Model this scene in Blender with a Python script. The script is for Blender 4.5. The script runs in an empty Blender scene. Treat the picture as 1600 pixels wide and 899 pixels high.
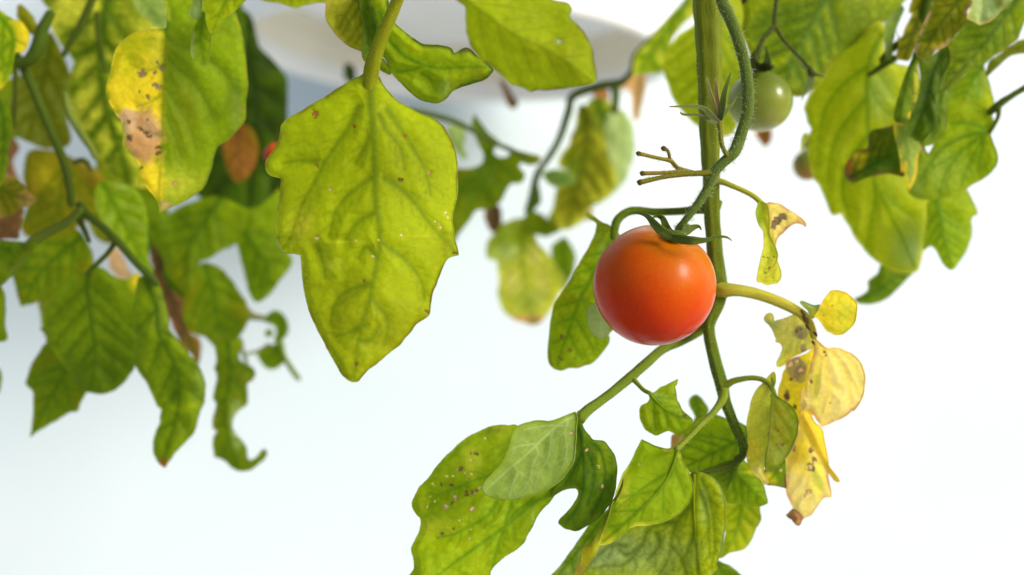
import bpy, bmesh, math, random
import numpy as np
from mathutils import Vector as V, Matrix
from mathutils.geometry import delaunay_2d_cdt
R = math.radians
random.seed(7); rng = np.random.RandomState(7)
C = bpy.context.scene.collection
sc = bpy.context.scene

# ------------------------------------------------------------------ camera
CAM = V((0, 0, 1.2)); FP = 1555.6                       # focal length in photo pixels (1600 wide)
cd = bpy.data.cameras.new('camera'); cam = bpy.data.objects.new('camera', cd); C.objects.link(cam)
cam.location = CAM; cam.rotation_euler = (R(90), 0, 0)
cd.sensor_width = 36; cd.lens = 36 * FP / 1600; cd.clip_start = .01; cd.clip_end = 50
cd.dof.use_dof = True; cd.dof.focus_distance = .213; cd.dof.aperture_fstop = 8.2
sc.camera = cam
# ------------------------------------------------------------------ light
SUN_EL, SUN_AZ = 24, 56                                  # azimuth: degrees right of the direction behind the camera
w = bpy.data.worlds.new('World'); sc.world = w; w.use_nodes = True
nt = w.node_tree; bg = nt.nodes['Background']; sk = nt.nodes.new('ShaderNodeTexSky')
sk.sky_type = 'NISHITA'; sk.sun_disc = False; sk.sun_elevation = R(SUN_EL); sk.sun_rotation = R(180 - SUN_AZ)
sk.dust_density = 3.0; sk.air_density = 1.0
nt.links.new(sk.outputs[0], bg.inputs[0]); bg.inputs[1].default_value = .125
sd = bpy.data.lights.new('sun', 'SUN'); sd.energy = 2.1; sd.angle = R(19); sd.color = (1, .98, .95)
so = bpy.data.objects.new('sun', sd); C.objects.link(so)
sdir = V((math.sin(R(SUN_AZ)) * math.cos(R(SUN_EL)), -math.cos(R(SUN_AZ)) * math.cos(R(SUN_EL)), math.sin(R(SUN_EL))))
so.rotation_euler = sdir.to_track_quat('Z', 'Y').to_euler()
vs = sc.view_settings; vs.view_transform = 'Standard'; vs.look = 'None'; vs.exposure = 0.50; vs.gamma = 1
vs.use_curve_mapping = False
sc.cycles.max_bounces = 12; sc.cycles.transmission_bounces = 8; sc.cycles.diffuse_bounces = 6

# ------------------------------------------------------------------ helpers
def P(x, y, d):                                          # photo pixel and distance in mm -> point in the place (m)
    d = d / 1000.
    return V(((x - 800) / FP * d, d, CAM.z - (y - 449.5) / FP * d))
def srgb(r, g, b):
    f = lambda c: c / 12.92 if c <= .04045 else ((c + .055) / 1.055) ** 2.4
    return np.array([f(r / 255.), f(g / 255.), f(b / 255.)])
Z = {'A': (0, 0, 2.9975), 'B': (0, 250, 2.4975), 'C': (0, 440, 2.4975), 'D': (380, 0, 2.855), 'E': (400, 250, 2.4976),
     'F': (680, 80, 3.33), 'G': (740, 300, 2.855), 'H': (960, 0, 3.747), 'I': (1240, 0, 3.33), 'J': (1220, 200, 2.997),
     'K': (960, 200, 3.747), 'L': (1100, 420, 3.997), 'M': (1080, 600, 3.747), 'N': (630, 520, 2.371), 'O': (860, 560, 2.6526),
     'U': (860, 720, 4.21), 'Q': (980, 300, 6.66), 'Y': (1160, 280, 4.993), 'S': (1380, 0, 5.45), 'W': (680, 0, 4.0),
     'X': (360, 470, 6.915), 'p': (0, 0, 1.), 'T': (640, 650, 4.612), 'k': (420, 130, 3.997), 'm': (1280, 80, 4.283), 't': (0, 340, 4.996)}
def px(s):
    """'A 12,30 14,50! C 10,20' -> list of (x, y, corner) in photo pixels; the letter names the detail the numbers were read in."""
    out = []; z = Z['p']
    for tkn in s.split():
        if tkn in Z: z = Z[tkn]; continue
        c = tkn.endswith('!'); a, b = tkn.rstrip('!').split(',')
        out.append((z[0] + float(a) / z[2], z[1] + float(b) / z[2], c))
    return out
def crom(p, n, closed=False):
    p = [np.array(q, float) for q in p]
    if len(p) < 3 and not closed:
        return [p[0] + (p[-1] - p[0]) * i / n for i in range(n + 1)]
    out = []; N = len(p)
    for i in range(N if closed else N - 1):
        g = lambda j: p[j % N] if closed else p[min(max(j, 0), N - 1)]
        a, b, c, d = g(i - 1), g(i), g(i + 1), g(i + 2)
        for k in range(n):
            t = k / n
            out.append(.5 * ((2 * b) + (c - a) * t + (2 * a - 5 * b + 4 * c - d) * t * t + (3 * b - a - 3 * c + d) * t ** 3))
    if not closed: out.append(p[-1])
    return out
def resample(pl, step):
    pl = np.array(pl); sg = np.linalg.norm(np.diff(pl[:, :2], axis=0), axis=1); s = np.r_[0, np.cumsum(sg)]
    n = max(2, int(s[-1] / step) + 1); t = np.linspace(0, s[-1], n)
    return np.stack([np.interp(t, s, pl[:, k]) for k in range(pl.shape[1])], 1)
def outline_pts(pts, step):
    """closed outline, smooth between the marked corners"""
    cs = [i for i, q in enumerate(pts) if q[2]]
    p = [(q[0], q[1]) for q in pts]
    if not cs:
        o = crom(p, 8, True); o = np.array(o + [o[0]]); return resample(o, step)[:-1]
    out = []; N = len(p)
    for a, i in enumerate(cs):
        j = cs[(a + 1) % len(cs)]; L = (j - i) % N or N
        seg = resample(crom([p[(i + k) % N] for k in range(L + 1)], 8), step); out.append(seg[:-1])
    return np.vstack(out)
def inside(q, poly):
    x, y = q[:, 0], q[:, 1]; r = np.zeros(len(q), bool); n = len(poly)
    for i in range(n):
        x0, y0 = poly[i]; x1, y1 = poly[(i + 1) % n]
        if y0 == y1: continue
        c = ((y0 > y) != (y1 > y)) & (x < (x1 - x0) * (y - y0) / (y1 - y0) + x0); r ^= c
    return r
def segdist(q, a, b):
    d = b - a; L = (d * d).sum() + 1e-9
    t = np.clip(((q - a) @ d) / L, 0, 1)
    return np.linalg.norm(q - (a + t[:, None] * d), axis=1), t
_lat = {}
def vnoise(x, y, sd=0):
    if sd not in _lat: _lat[sd] = np.random.RandomState(sd + 100).rand(64, 64)
    L = _lat[sd]; xi = np.floor(x).astype(int); yi = np.floor(y).astype(int); fx = x - xi; fy = y - yi
    fx = fx * fx * (3 - 2 * fx); fy = fy * fy * (3 - 2 * fy)
    g = lambda a, b: L[a % 64, b % 64]
    return (g(xi, yi) * (1 - fx) + g(xi + 1, yi) * fx) * (1 - fy) + (g(xi, yi + 1) * (1 - fx) + g(xi + 1, yi + 1) * fx) * fy
def fbm(x, y, sd=0): return (vnoise(x, y, sd) + .5 * vnoise(2 * x, 2 * y, sd + 1) + .25 * vnoise(4 * x, 4 * y, sd + 2)) / 1.75
def sstep(a, b, x):
    t = np.clip((x - a) / (b - a), 0, 1); return t * t * (3 - 2 * t)
def link(name, me, m, parent=None):
    o = bpy.data.objects.new(name, me); C.objects.link(o)
    if m: me.materials.append(m)
    if parent is not None: o.parent = parent; o.matrix_parent_inverse = parent.matrix_world.inverted()
    return o
def mesh(name, vv, ff, col=None, uvw=None, extra=None):
    me = bpy.data.meshes.new(name); me.from_pydata([tuple(v) for v in vv], [], [tuple(f) for f in ff])
    me.polygons.foreach_set('use_smooth', [True] * len(me.polygons))
    if col is not None:
        a = me.color_attributes.new('col', 'FLOAT_COLOR', 'POINT')
        c = np.ones((len(vv), 4), np.float32); c[:, :3] = col; a.data.foreach_set('color', c.ravel())
    if uvw is not None:
        a = me.attributes.new('uvw', 'FLOAT_VECTOR', 'POINT'); a.data.foreach_set('vector', np.asarray(uvw, np.float32).ravel())
    for k, v in (extra or {}).items():
        a = me.attributes.new(k, 'FLOAT', 'POINT'); a.data.foreach_set('value', np.asarray(v, np.float32))
    me.update(); return me
def thing(name, label, cat, loc, group=None):
    o = bpy.data.objects.new(name, None); C.objects.link(o); o.location = loc; o.empty_display_size = .01
    o['label'] = label; o['category'] = cat
    if group: o['group'] = group
    bpy.context.view_layer.update(); return o

# ------------------------------------------------------------------ materials
def mat(name):
    m = bpy.data.materials.new(name); m.use_nodes = True; nt = m.node_tree
    return m, nt, nt.nodes['Principled BSDF'], nt.nodes['Material Output']
def N(nt, t, **kw):
    n = nt.nodes.new(t)
    for k, v in kw.items(): setattr(n, k, v)
    return n
def leaf_mat():
    m, nt, b, out = mat('leaf_tissue'); L = nt.links.new
    col = N(nt, 'ShaderNodeAttribute', attribute_name='col'); uv = N(nt, 'ShaderNodeAttribute', attribute_name='uvw')
    vn = N(nt, 'ShaderNodeAttribute', attribute_name='vein'); ng = N(nt, 'ShaderNodeAttribute', attribute_name='net')
    # small network of veinlets: two sizes of cell edges, wobbling a little
    nz = N(nt, 'ShaderNodeTexNoise'); nz.inputs['Scale'].default_value = 9; L(uv.outputs['Vector'], nz.inputs['Vector'])
    mx = N(nt, 'ShaderNodeMix', data_type='VECTOR'); mx.inputs['Factor'].default_value = .06
    L(uv.outputs['Vector'], mx.inputs[4]); L(nz.outputs['Color'], mx.inputs[5])
    def cells(scale, wd):
        v = N(nt, 'ShaderNodeTexVoronoi', feature='DISTANCE_TO_EDGE'); v.inputs['Scale'].default_value = scale
        L(mx.outputs[1], v.inputs['Vector'])
        r = N(nt, 'ShaderNodeMapRange', interpolation_type='SMOOTHSTEP'); r.inputs['From Max'].default_value = wd
        r.inputs['To Min'].default_value = 1; r.inputs['To Max'].default_value = 0
        L(v.outputs['Distance'], r.inputs['Value']); return r
    c1, c2 = cells(1.9, .30), cells(4.6, .34)
    ad = N(nt, 'ShaderNodeMath', operation='MULTIPLY_ADD'); L(c2.outputs[0], ad.inputs[0]); ad.inputs[1].default_value = .45; L(c1.outputs[0], ad.inputs[2])
    ml = N(nt, 'ShaderNodeMath', operation='MULTIPLY'); L(ad.outputs[0], ml.inputs[0]); L(ng.outputs['Fac'], ml.inputs[1])
    # mottling between the veinlets
    n2 = N(nt, 'ShaderNodeTexNoise'); n2.inputs['Scale'].default_value = 5; n2.inputs['Detail'].default_value = 6; n2.inputs['Roughness'].default_value = .65
    L(uv.outputs['Vector'], n2.inputs['Vector'])
    r2 = N(nt, 'ShaderNodeMapRange'); r2.inputs['From Min'].default_value = .3; r2.inputs['From Max'].default_value = .7
    r2.inputs['To Min'].default_value = .91; r2.inputs['To Max'].default_value = 1.09; L(n2.outputs['Fac'], r2.inputs['Value'])
    n3 = N(nt, 'ShaderNodeTexNoise'); n3.inputs['Scale'].default_value = 60; n3.inputs['Detail'].default_value = 3
    L(uv.outputs['Vector'], n3.inputs['Vector'])
    r3 = N(nt, 'ShaderNodeMapRange'); r3.inputs['To Min'].default_value = .9; r3.inputs['To Max'].default_value = 1.1; L(n3.outputs['Fac'], r3.inputs['Value'])
    m0 = N(nt, 'ShaderNodeMath', operation='MULTIPLY'); L(r2.outputs[0], m0.inputs[0]); L(r3.outputs[0], m0.inputs[1])
    k = N(nt, 'ShaderNodeMath', operation='MULTIPLY_ADD'); L(ml.outputs[0], k.inputs[0]); k.inputs[1].default_value = -.115; L(m0.outputs[0], k.inputs[2])
    sc_ = N(nt, 'ShaderNodeVectorMath', operation='SCALE'); L(col.outputs['Color'], sc_.inputs[0]); L(k.outputs[0], sc_.inputs['Scale'])
    L(sc_.outputs[0], b.inputs['Base Color'])
    b.inputs['Roughness'].default_value = .55; b.inputs['Specular IOR Level'].default_value = .055
    sm = N(nt, 'ShaderNodeMapRange'); sm.inputs['From Min'].default_value = -1; sm.inputs['From Max'].default_value = 0; sm.inputs['To Min'].default_value = .008; sm.inputs['To Max'].default_value = .055
    L(vn.outputs['Fac'], sm.inputs['Value']); L(sm.outputs[0], b.inputs['Specular IOR Level'])
    # relief
    h = N(nt, 'ShaderNodeMath', operation='MULTIPLY_ADD'); L(ml.outputs[0], h.inputs[0]); h.inputs[1].default_value = -1.; L(n3.outputs['Fac'], h.inputs[2])
    bp = N(nt, 'ShaderNodeBump'); bp.inputs['Strength'].default_value = .3; bp.inputs['Distance'].default_value = .00018
    L(h.outputs[0], bp.inputs['Height']); L(bp.outputs[0], b.inputs['Normal'])
    tr = N(nt, 'ShaderNodeBsdfTranslucent'); L(bp.outputs[0], tr.inputs['Normal'])
    g = N(nt, 'ShaderNodeGamma'); g.inputs['Gamma'].default_value = 1.0; L(sc_.outputs[0], g.inputs[0])
    s2 = N(nt, 'ShaderNodeVectorMath', operation='SCALE'); L(g.outputs[0], s2.inputs[0]); s2.inputs['Scale'].default_value = TRG
    L(s2.outputs[0], tr.inputs['Color'])
    ms = N(nt, 'ShaderNodeAddShader'); L(b.outputs[0], ms.inputs[0]); L(tr.outputs[0], ms.inputs[1]); L(ms.outputs[0], out.inputs[0])
    return m
def stem_mat():
    m, nt, b, out = mat('stem_skin'); L = nt.links.new
    col = N(nt, 'ShaderNodeAttribute', attribute_name='col'); uv = N(nt, 'ShaderNodeAttribute', attribute_name='uvw')
    mp = N(nt, 'ShaderNodeMapping'); mp.inputs['Scale'].default_value = (2.2, 2.2, .10); L(uv.outputs['Vector'], mp.inputs[0])
    n1 = N(nt, 'ShaderNodeTexNoise'); n1.inputs['Scale'].default_value = 2.4; n1.inputs['Detail'].default_value = 5; L(mp.outputs[0], n1.inputs['Vector'])
    n2 = N(nt, 'ShaderNodeTexNoise'); n2.inputs['Scale'].default_value = 6; n2.inputs['Detail'].default_value = 4; L(uv.outputs['Vector'], n2.inputs['Vector'])
    a = N(nt, 'ShaderNodeMath', operation='ADD'); L(n1.outputs['Fac'], a.inputs[0]); L(n2.outputs['Fac'], a.inputs[1])
    r = N(nt, 'ShaderNodeMapRange'); r.inputs['From Min'].default_value = .6; r.inputs['From Max'].default_value = 1.4
    r.inputs['To Min'].default_value = .45; r.inputs['To Max'].default_value = 1.6; L(a.outputs[0], r.inputs['Value'])
    s = N(nt, 'ShaderNodeVectorMath', operation='SCALE'); L(col.outputs['Color'], s.inputs[0]); L(r.outputs[0], s.inputs['Scale'])
    L(s.outputs[0], b.inputs['Base Color']); b.inputs['Roughness'].default_value = .6; b.inputs['Specular IOR Level'].default_value = .1
    b.inputs['Subsurface Weight'].default_value = .25; b.inputs['Subsurface Radius'].default_value = (.001, .0012, .0003); b.inputs['Subsurface Scale'].default_value = 1
    bp = N(nt, 'ShaderNodeBump'); bp.inputs['Strength'].default_value = .5; bp.inputs['Distance'].default_value = .00025
    L(a.outputs[0], bp.inputs['Height']); L(bp.outputs[0], b.inputs['Normal'])
    return m
def hair_mat():
    m, nt, b, out = mat('plant_hair'); L = nt.links.new
    n = N(nt, 'ShaderNodeTexNoise'); n.inputs['Scale'].default_value = 300
    cr = N(nt, 'ShaderNodeValToRGB'); cr.color_ramp.elements[0].color = (.32, .42, .2, 1); cr.color_ramp.elements[1].color = (.62, .7, .45, 1)
    L(n.outputs['Fac'], cr.inputs[0]); L(cr.outputs[0], b.inputs['Base Color']); b.inputs['Roughness'].default_value = .4
    tr = N(nt, 'ShaderNodeBsdfTranslucent'); L(cr.outputs[0], tr.inputs['Color'])
    ms = N(nt, 'ShaderNodeMixShader'); ms.inputs[0].default_value = .5; L(b.outputs[0], ms.inputs[1]); L(tr.outputs[0], ms.inputs[2]); L(ms.outputs[0], out.inputs[0])
    return m
TRG = .9
LEAF, STEM, HAIR = leaf_mat(), stem_mat(), hair_mat()

# colours of the tissue (linear albedo); deep also stands in for shade on rear leaves
K = dict(
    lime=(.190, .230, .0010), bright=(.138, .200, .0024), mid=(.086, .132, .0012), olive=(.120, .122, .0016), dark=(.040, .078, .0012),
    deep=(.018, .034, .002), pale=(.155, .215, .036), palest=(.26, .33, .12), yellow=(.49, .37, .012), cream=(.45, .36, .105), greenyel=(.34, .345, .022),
    tan=(.36, .19, .065), brown=(.11, .055, .02), greybrown=(.15, .10, .055), rust=(.20, .07, .012), beige=(.40, .25, .12))
K = {k: np.array(v) for k, v in K.items()}

def auto_veins(mid, poly, n=5, ang=48, length=1.0, sub=True, t0=.10, t1=.88):
    """laterals to both sides, curving towards the tip, each with short branches"""
    out = []; mid = np.array(mid)[:, :2]; m = resample(mid, 4.0); Lm = len(m); rs = np.random.RandomState(int(abs(m[0, 0] * 7 + m[0, 1])) % 9999)
    size = Lm * 4.0
    for side in (-1, 1):
        for k in range(n):
            t = t0 + (t1 - t0) * (k + (.25 if side > 0 else 0) + rs.rand() * .25) / n
            i = min(Lm - 2, int(t * Lm)); p = m[i].copy(); d = m[min(Lm - 1, i + 3)] - m[max(0, i - 3)]; a = math.atan2(d[1], d[0])
            th = a + side * R(ang + rs.uniform(-6, 6)); path = [p.copy()]; st = 4.0
            for _ in range(int(size * length / st)):
                p = p + st * np.array([math.cos(th), math.sin(th)]); th -= side * R(1.1) * 60 / max(60, size) * 1.6
                if not inside(p[None], poly)[0]: break
                path.append(p.copy())
            if len(path) < 3: continue
            path = np.array(path[:max(3, int(len(path) * .93))]); out.append((path, 3.2, .8))
            if sub and len(path) > 8:
                for j in range(3, len(path) - 3, max(3, int(22 / st))):
                    for s2 in (-1, 1):
                        q = path[j + rs.randint(0, 2)].copy(); e = path[j + 1] - path[j - 1]; b = math.atan2(e[1], e[0]) + s2 * R(50 + rs.uniform(-12, 12)); pp = [q.copy()]
                        for _ in range(rs.randint(4, 9)):
                            q = q + 3.5 * np.array([math.cos(b), math.sin(b)]); b -= s2 * R(3)
                            if not inside(q[None], poly)[0]: break
                            pp.append(q.copy())
                        if len(pp) > 2: out.append((np.array(pp), 2.0, .42))
    return out

LEAVES = []
def leaf(parent, outline, d, base='mid', mid=None, g=(0, 0), fold=0., droop=0., curl=0., veins='auto', nv=5, vcol=None, vs_=1.0,
         hi=None, himix=.5, patches=(), spots=(), res=2.4, net=1.0, quilt=.35, wave=.6, bumps=(), label=None, name='leaf', rim=True, ang=48,
         midrib=None, edgecol=None, rimr=.11, vw=1.):
    """one leaf blade. outline/mid in photo pixels, d and all depths in mm; g = depth slope (mm per 100 px) to the right and down"""
    pts = px(outline); poly = outline_pts(pts, max(1.6, res * .9)); cx, cy = poly.mean(0)
    rs = np.random.RandomState((int(cx * 13 + cy * 7)) % 99991)
    # fine unevenness of the margin
    s = np.arange(len(poly)); nrm = np.roll(poly, -1, 0) - np.roll(poly, 1, 0); nrm = np.stack([nrm[:, 1], -nrm[:, 0]], 1) / (np.linalg.norm(nrm, axis=1)[:, None] + 1e-6)
    poly = poly + nrm * ((vnoise(s * res / 14., s * 0 + cx, 3) - .5) * 1.6 * wave + (vnoise(s * res / 4., s * 0 + cy, 4) - .5) * .7 * wave)[:, None]
    x0, y0 = poly.min(0); x1, y1 = poly.max(0)
    gx, gy = np.meshgrid(np.arange(x0, x1, res), np.arange(y0, y1, res * .87)); gx = gx + (np.arange(gx.shape[0]) % 2)[:, None] * res / 2
    q = np.stack([gx.ravel(), gy.ravel()], 1) + rs.uniform(-.15, .15, (gx.size, 2)) * res
    q = q[inside(q, poly)]
    # distance to the margin
    pb = poly[::max(1, int(3 / res))]; ed = np.full(len(q), 1e9)
    for c in pb: ed = np.minimum(ed, (q[:, 0] - c[0]) ** 2 + (q[:, 1] - c[1]) ** 2)
    ed = np.sqrt(ed); q = q[ed > res * .55]
    allp = [V(a) for a in q] + [V(a) for a in poly]; n0 = len(q)
    m_ = len(poly); r = delaunay_2d_cdt(allp, [(n0 + i, n0 + (i + 1) % m_) for i in range(m_)], [], 0, 1e-5, False)
    q = np.array([tuple(v) for v in r[0]]); faces = np.array([f for f in r[2] if len(f) == 3])
    ctr = q[faces].mean(1); faces = faces[inside(ctr, poly)].tolist()
    used = np.zeros(len(q), bool); used[np.unique(faces)] = True
    ed = np.full(len(q), 1e9)
    pj = poly
    for c in pj[::2]: ed = np.minimum(ed, (q[:, 0] - c[0]) ** 2 + (q[:, 1] - c[1]) ** 2)
    ed = np.sqrt(ed)
    # veins
    segs = []; vein = np.zeros(len(q)); vd = np.full(len(q), 60.)
    if mid:
        mp = np.array([(a[0], a[1]) for a in crom([(a[0], a[1]) for a in px(mid)], 6)])
        segs.append((mp, 4.6, 1.0))
        if veins == 'auto': segs += auto_veins(mp, poly, nv, ang)
    if isinstance(veins, (list, tuple)):
        for vv in veins:
            vp = np.array([(a[0], a[1]) for a in crom([(a[0], a[1]) for a in px(vv)], 5)]); segs.append((vp, 3.6, .85))
            rs2 = np.random.RandomState(len(segs)); pr = resample(vp, 4.)
            for j in range(3, len(pr) - 3, 5):
                for s2 in (-1, 1):
                    e = pr[j + 1] - pr[j - 1]; b = math.atan2(e[1], e[0]) + s2 * R(48 + rs2.uniform(-12, 12)); p_ = pr[j + rs2.randint(0, 2)].copy(); pp = [p_.copy()]
                    for _ in range(rs2.randint(4, 9)):
                        p_ = p_ + 3.6 * np.array([math.cos(b), math.sin(b)]); b -= s2 * R(4); pp.append(p_.copy())
                    segs.append((np.array(pp), 2.1, .42))
    for path, wd, st in segs:
        path = resample(path, 5.) if len(path) > 3 else path; n = len(path)
        bb = (q[:, 0] > path[:, 0].min() - 30) & (q[:, 0] < path[:, 0].max() + 30) & (q[:, 1] > path[:, 1].min() - 30) & (q[:, 1] < path[:, 1].max() + 30)
        if not bb.any(): continue
        qq = q[bb]; vv = vein[bb]; dd = vd[bb]
        for i in range(n - 1):
            ds, t = segdist(qq, path[i], path[i + 1]); f = 1 - .5 * (i + t) / n; ww = max(wd * vw, res * .8) * f
            vv = np.maximum(vv, st * (f ** .6) * np.exp(-(ds / ww) ** 2)); dd = np.minimum(dd, ds + 7 * (1 - f)) if st > .7 else dd
        vein[bb] = vv; vd[bb] = dd
    if mid:
        mr = resample(mp, 6.); sd_ = np.full(len(q), 1e9); sg = np.zeros(len(q)); tt = np.zeros(len(q))
        for i in range(len(mr) - 1):
            ds, t = segdist(q, mr[i], mr[i + 1]); b = ds < sd_; e = mr[i + 1] - mr[i]
            cr = e[0] * (q[:, 1] - mr[i][1]) - e[1] * (q[:, 0] - mr[i][0])
            sd_ = np.where(b, ds, sd_); sg = np.where(b, np.sign(cr), sg); tt = np.where(b, (i + t) / (len(mr) - 1), tt)
    else: sd_ = np.abs(q[:, 0] - cx); sg = np.sign(q[:, 0] - cx); tt = (q[:, 1] - y0) / (y1 - y0)
    size = max(x1 - x0, y1 - y0)
    def depth(q, sd_, tt, ed):
        D = d + g[0] * (q[:, 0] - cx) / 100 + g[1] * (q[:, 1] - cy) / 100
        D = D + fold * sd_ / 100 + droop * tt * tt + curl * (1 - sstep(0, size * .22, ed)) ** 2
        D = D + (fbm(q[:, 0] / 45. + cy, q[:, 1] / 45. + cx, 11) - .5) * 2.4 * wave + (fbm(q[:, 0] / 16., q[:, 1] / 16. + cx, 17) - .5) * .25 * wave
        for bx, by, br, bz in bumps: D = D + bz * np.exp(-((q[:, 0] - bx) ** 2 + (q[:, 1] - by) ** 2) / br ** 2)
        return D
    D = depth(q, sd_, tt, ed); D = D - quilt * 1.6 * sstep(0, 24, vd) * sstep(0, 12, ed)
    # colour of the tissue
    bc = K[base]; hic = K[hi] if hi else bc * np.array([1.25, 1.12, 1.])
    nzv = fbm(q[:, 0] / 38. + cx, q[:, 1] / 38., 21); inter = sstep(1, 18, vd) if segs else np.ones(len(q)) * .6
    mixf = np.clip(inter * (.25 + .9 * sstep(.35, .7, nzv)), 0, 1) * himix
    col = bc[None] * (1 - mixf[:, None]) + hic[None] * mixf[:, None]
    col = col * (.79 + .42 * fbm(q[:, 0] / 90. + 5, q[:, 1] / 90. + cy, 25))[:, None]
    vc = K[vcol] if vcol else bc * np.array([.40, .60, .6])
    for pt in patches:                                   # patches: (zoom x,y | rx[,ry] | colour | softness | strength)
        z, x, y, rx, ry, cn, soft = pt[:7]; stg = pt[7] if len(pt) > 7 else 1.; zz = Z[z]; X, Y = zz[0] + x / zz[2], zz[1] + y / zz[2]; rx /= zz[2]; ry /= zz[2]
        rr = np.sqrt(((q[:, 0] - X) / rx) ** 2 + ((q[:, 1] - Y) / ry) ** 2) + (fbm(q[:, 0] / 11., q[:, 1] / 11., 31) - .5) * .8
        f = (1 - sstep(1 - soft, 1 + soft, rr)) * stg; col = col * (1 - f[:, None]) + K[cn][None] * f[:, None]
    vf = np.clip(vein * vs_, 0, 1)[:, None]; col = col * (1 - vf) + vc[None] * vf
    netv = np.full(len(q), net)
    for sp in spots:                                     # spots: zoom, x, y, r, colour
        z, x, y, rr_, cn = sp[:5]; zz = Z[z]; X, Y = zz[0] + x / zz[2], zz[1] + y / zz[2]; r_ = rr_ / zz[2]
        ph = rs.uniform(0, 6.28); el = rs.uniform(.45, 1.0); dx, dy = q[:, 0] - X, q[:, 1] - Y
        u_, v_ = dx * math.cos(ph) + dy * math.sin(ph), (-dx * math.sin(ph) + dy * math.cos(ph)) / el
        dd = np.sqrt(u_ ** 2 + v_ ** 2) / max(r_, 1.2) + (vnoise(q[:, 0] / 2.6 + cx, q[:, 1] / 2.6, 41) - .5) * 1.0
        f = (1 - sstep(.7, 1.15, dd))[:, None]; rimf = np.exp(-((dd - .85) / .25) ** 2)[:, None] * .8 if r_ > 2.2 else 0
        sc1 = K[cn][None] * (1 - .75 * rimf); col = col * (1 - f) + sc1 * f; netv = netv * (1 - f[:, 0]); D = D + .18 * f[:, 0]
    if edgecol:
        f = ((1 - sstep(0, 7, ed)) * sstep(.4, .6, fbm(q[:, 0] / 25., q[:, 1] / 25., 51)))[:, None]; col = col * (1 - f) + K[edgecol][None] * f
    vv = np.stack([(q[:, 0] - 800) / FP * D, D, 1200 - (q[:, 1] - 449.5) / FP * D], 1) / 1000.
    mm = 1 / FP * d; uvw = np.stack([(q[:, 0] - cx) * mm / 10 * 2.2, (q[:, 1] - cy) * mm / 10 * 2.2, np.full(len(q), cx * .37)], 1)
    # orient all triangles the same way (towards the camera)
    F = []
    for f in faces:
        a, b, c = q[f[0]], q[f[1]], q[f[2]]
        F.append(tuple(f) if (b[0] - a[0]) * (c[1] - a[1]) - (b[1] - a[1]) * (c[0] - a[0]) < 0 else tuple(f[::-1]))
    vv = list(map(tuple, vv)); col = np.clip(col, .002, .9)
    if rim:                                              # the thickened margin
        idx = n0 + np.arange(len(poly)); idx = [i for i in idx if i < len(q)]
        if len(idx) == len(poly):
            base_i = len(vv); rr_ = rimr / 1000.; ns = 4; pc = []; pu = []
            for k, i in enumerate(idx):
                p = V(vv[i]); t = (V(vv[idx[(k + 1) % len(idx)]]) - V(vv[idx[k - 1]])).normalized(); a = t.cross(V((0, 1, 0)))
                a = a.normalized() if a.length > 1e-6 else V((1, 0, 0)); b = t.cross(a)
                for j in range(ns):
                    an = 6.2832 * j / ns + .785; vv.append(tuple(p + (a * math.cos(an) + b * math.sin(an)) * rr_)); pc.append(i)
            n = len(idx)
            for k in range(n):
                for j in range(ns):
                    A, B = base_i + k * ns + j, base_i + k * ns + (j + 1) % ns; A2, B2 = base_i + ((k + 1) % n) * ns + j, base_i + ((k + 1) % n) * ns + (j + 1) % ns
                    F.append((A, B, B2, A2))
            rc = col[pc] * .95 + .02; col = np.vstack([col, rc]); uvw = np.vstack([uvw, uvw[pc]]); netv = np.r_[netv, np.zeros(len(pc))]; vein = np.r_[vein, np.full(len(pc), -1.)]
    me = mesh(name, vv, F, col, uvw, {'vein': vein, 'net': netv})
    o = link(name, me, LEAF, parent)
    if label: o['label'] = label
    if midrib and mid:                                   # raised midrib with real roundness, tapering to the tip
        mr = resample(mp, 7.); n = len(mr); zs = np.zeros(n)
        e_ = np.array([np.min(np.linalg.norm(poly - m_, axis=1)) for m_ in mr]); Dm = depth(mr, zs, np.linspace(0, 1, n), e_)
        keep = [i for i in range(n) if inside(mr[i][None], poly)[0] or i == 0]
        pts_ = [(mr[i][0], mr[i][1], Dm[i] + .27 * midrib / 3, midrib * (1 - .85 * i / n) + .3) for i in keep]
        if len(pts_) > 3:
            mo = tube('midrib', pts_, tuple((bc * .8 + np.array(vc) * .2) / ST), o, n=1, sides=8, ridge=0, raw=True); mo.data.materials[0] = LEAF
    return o

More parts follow.
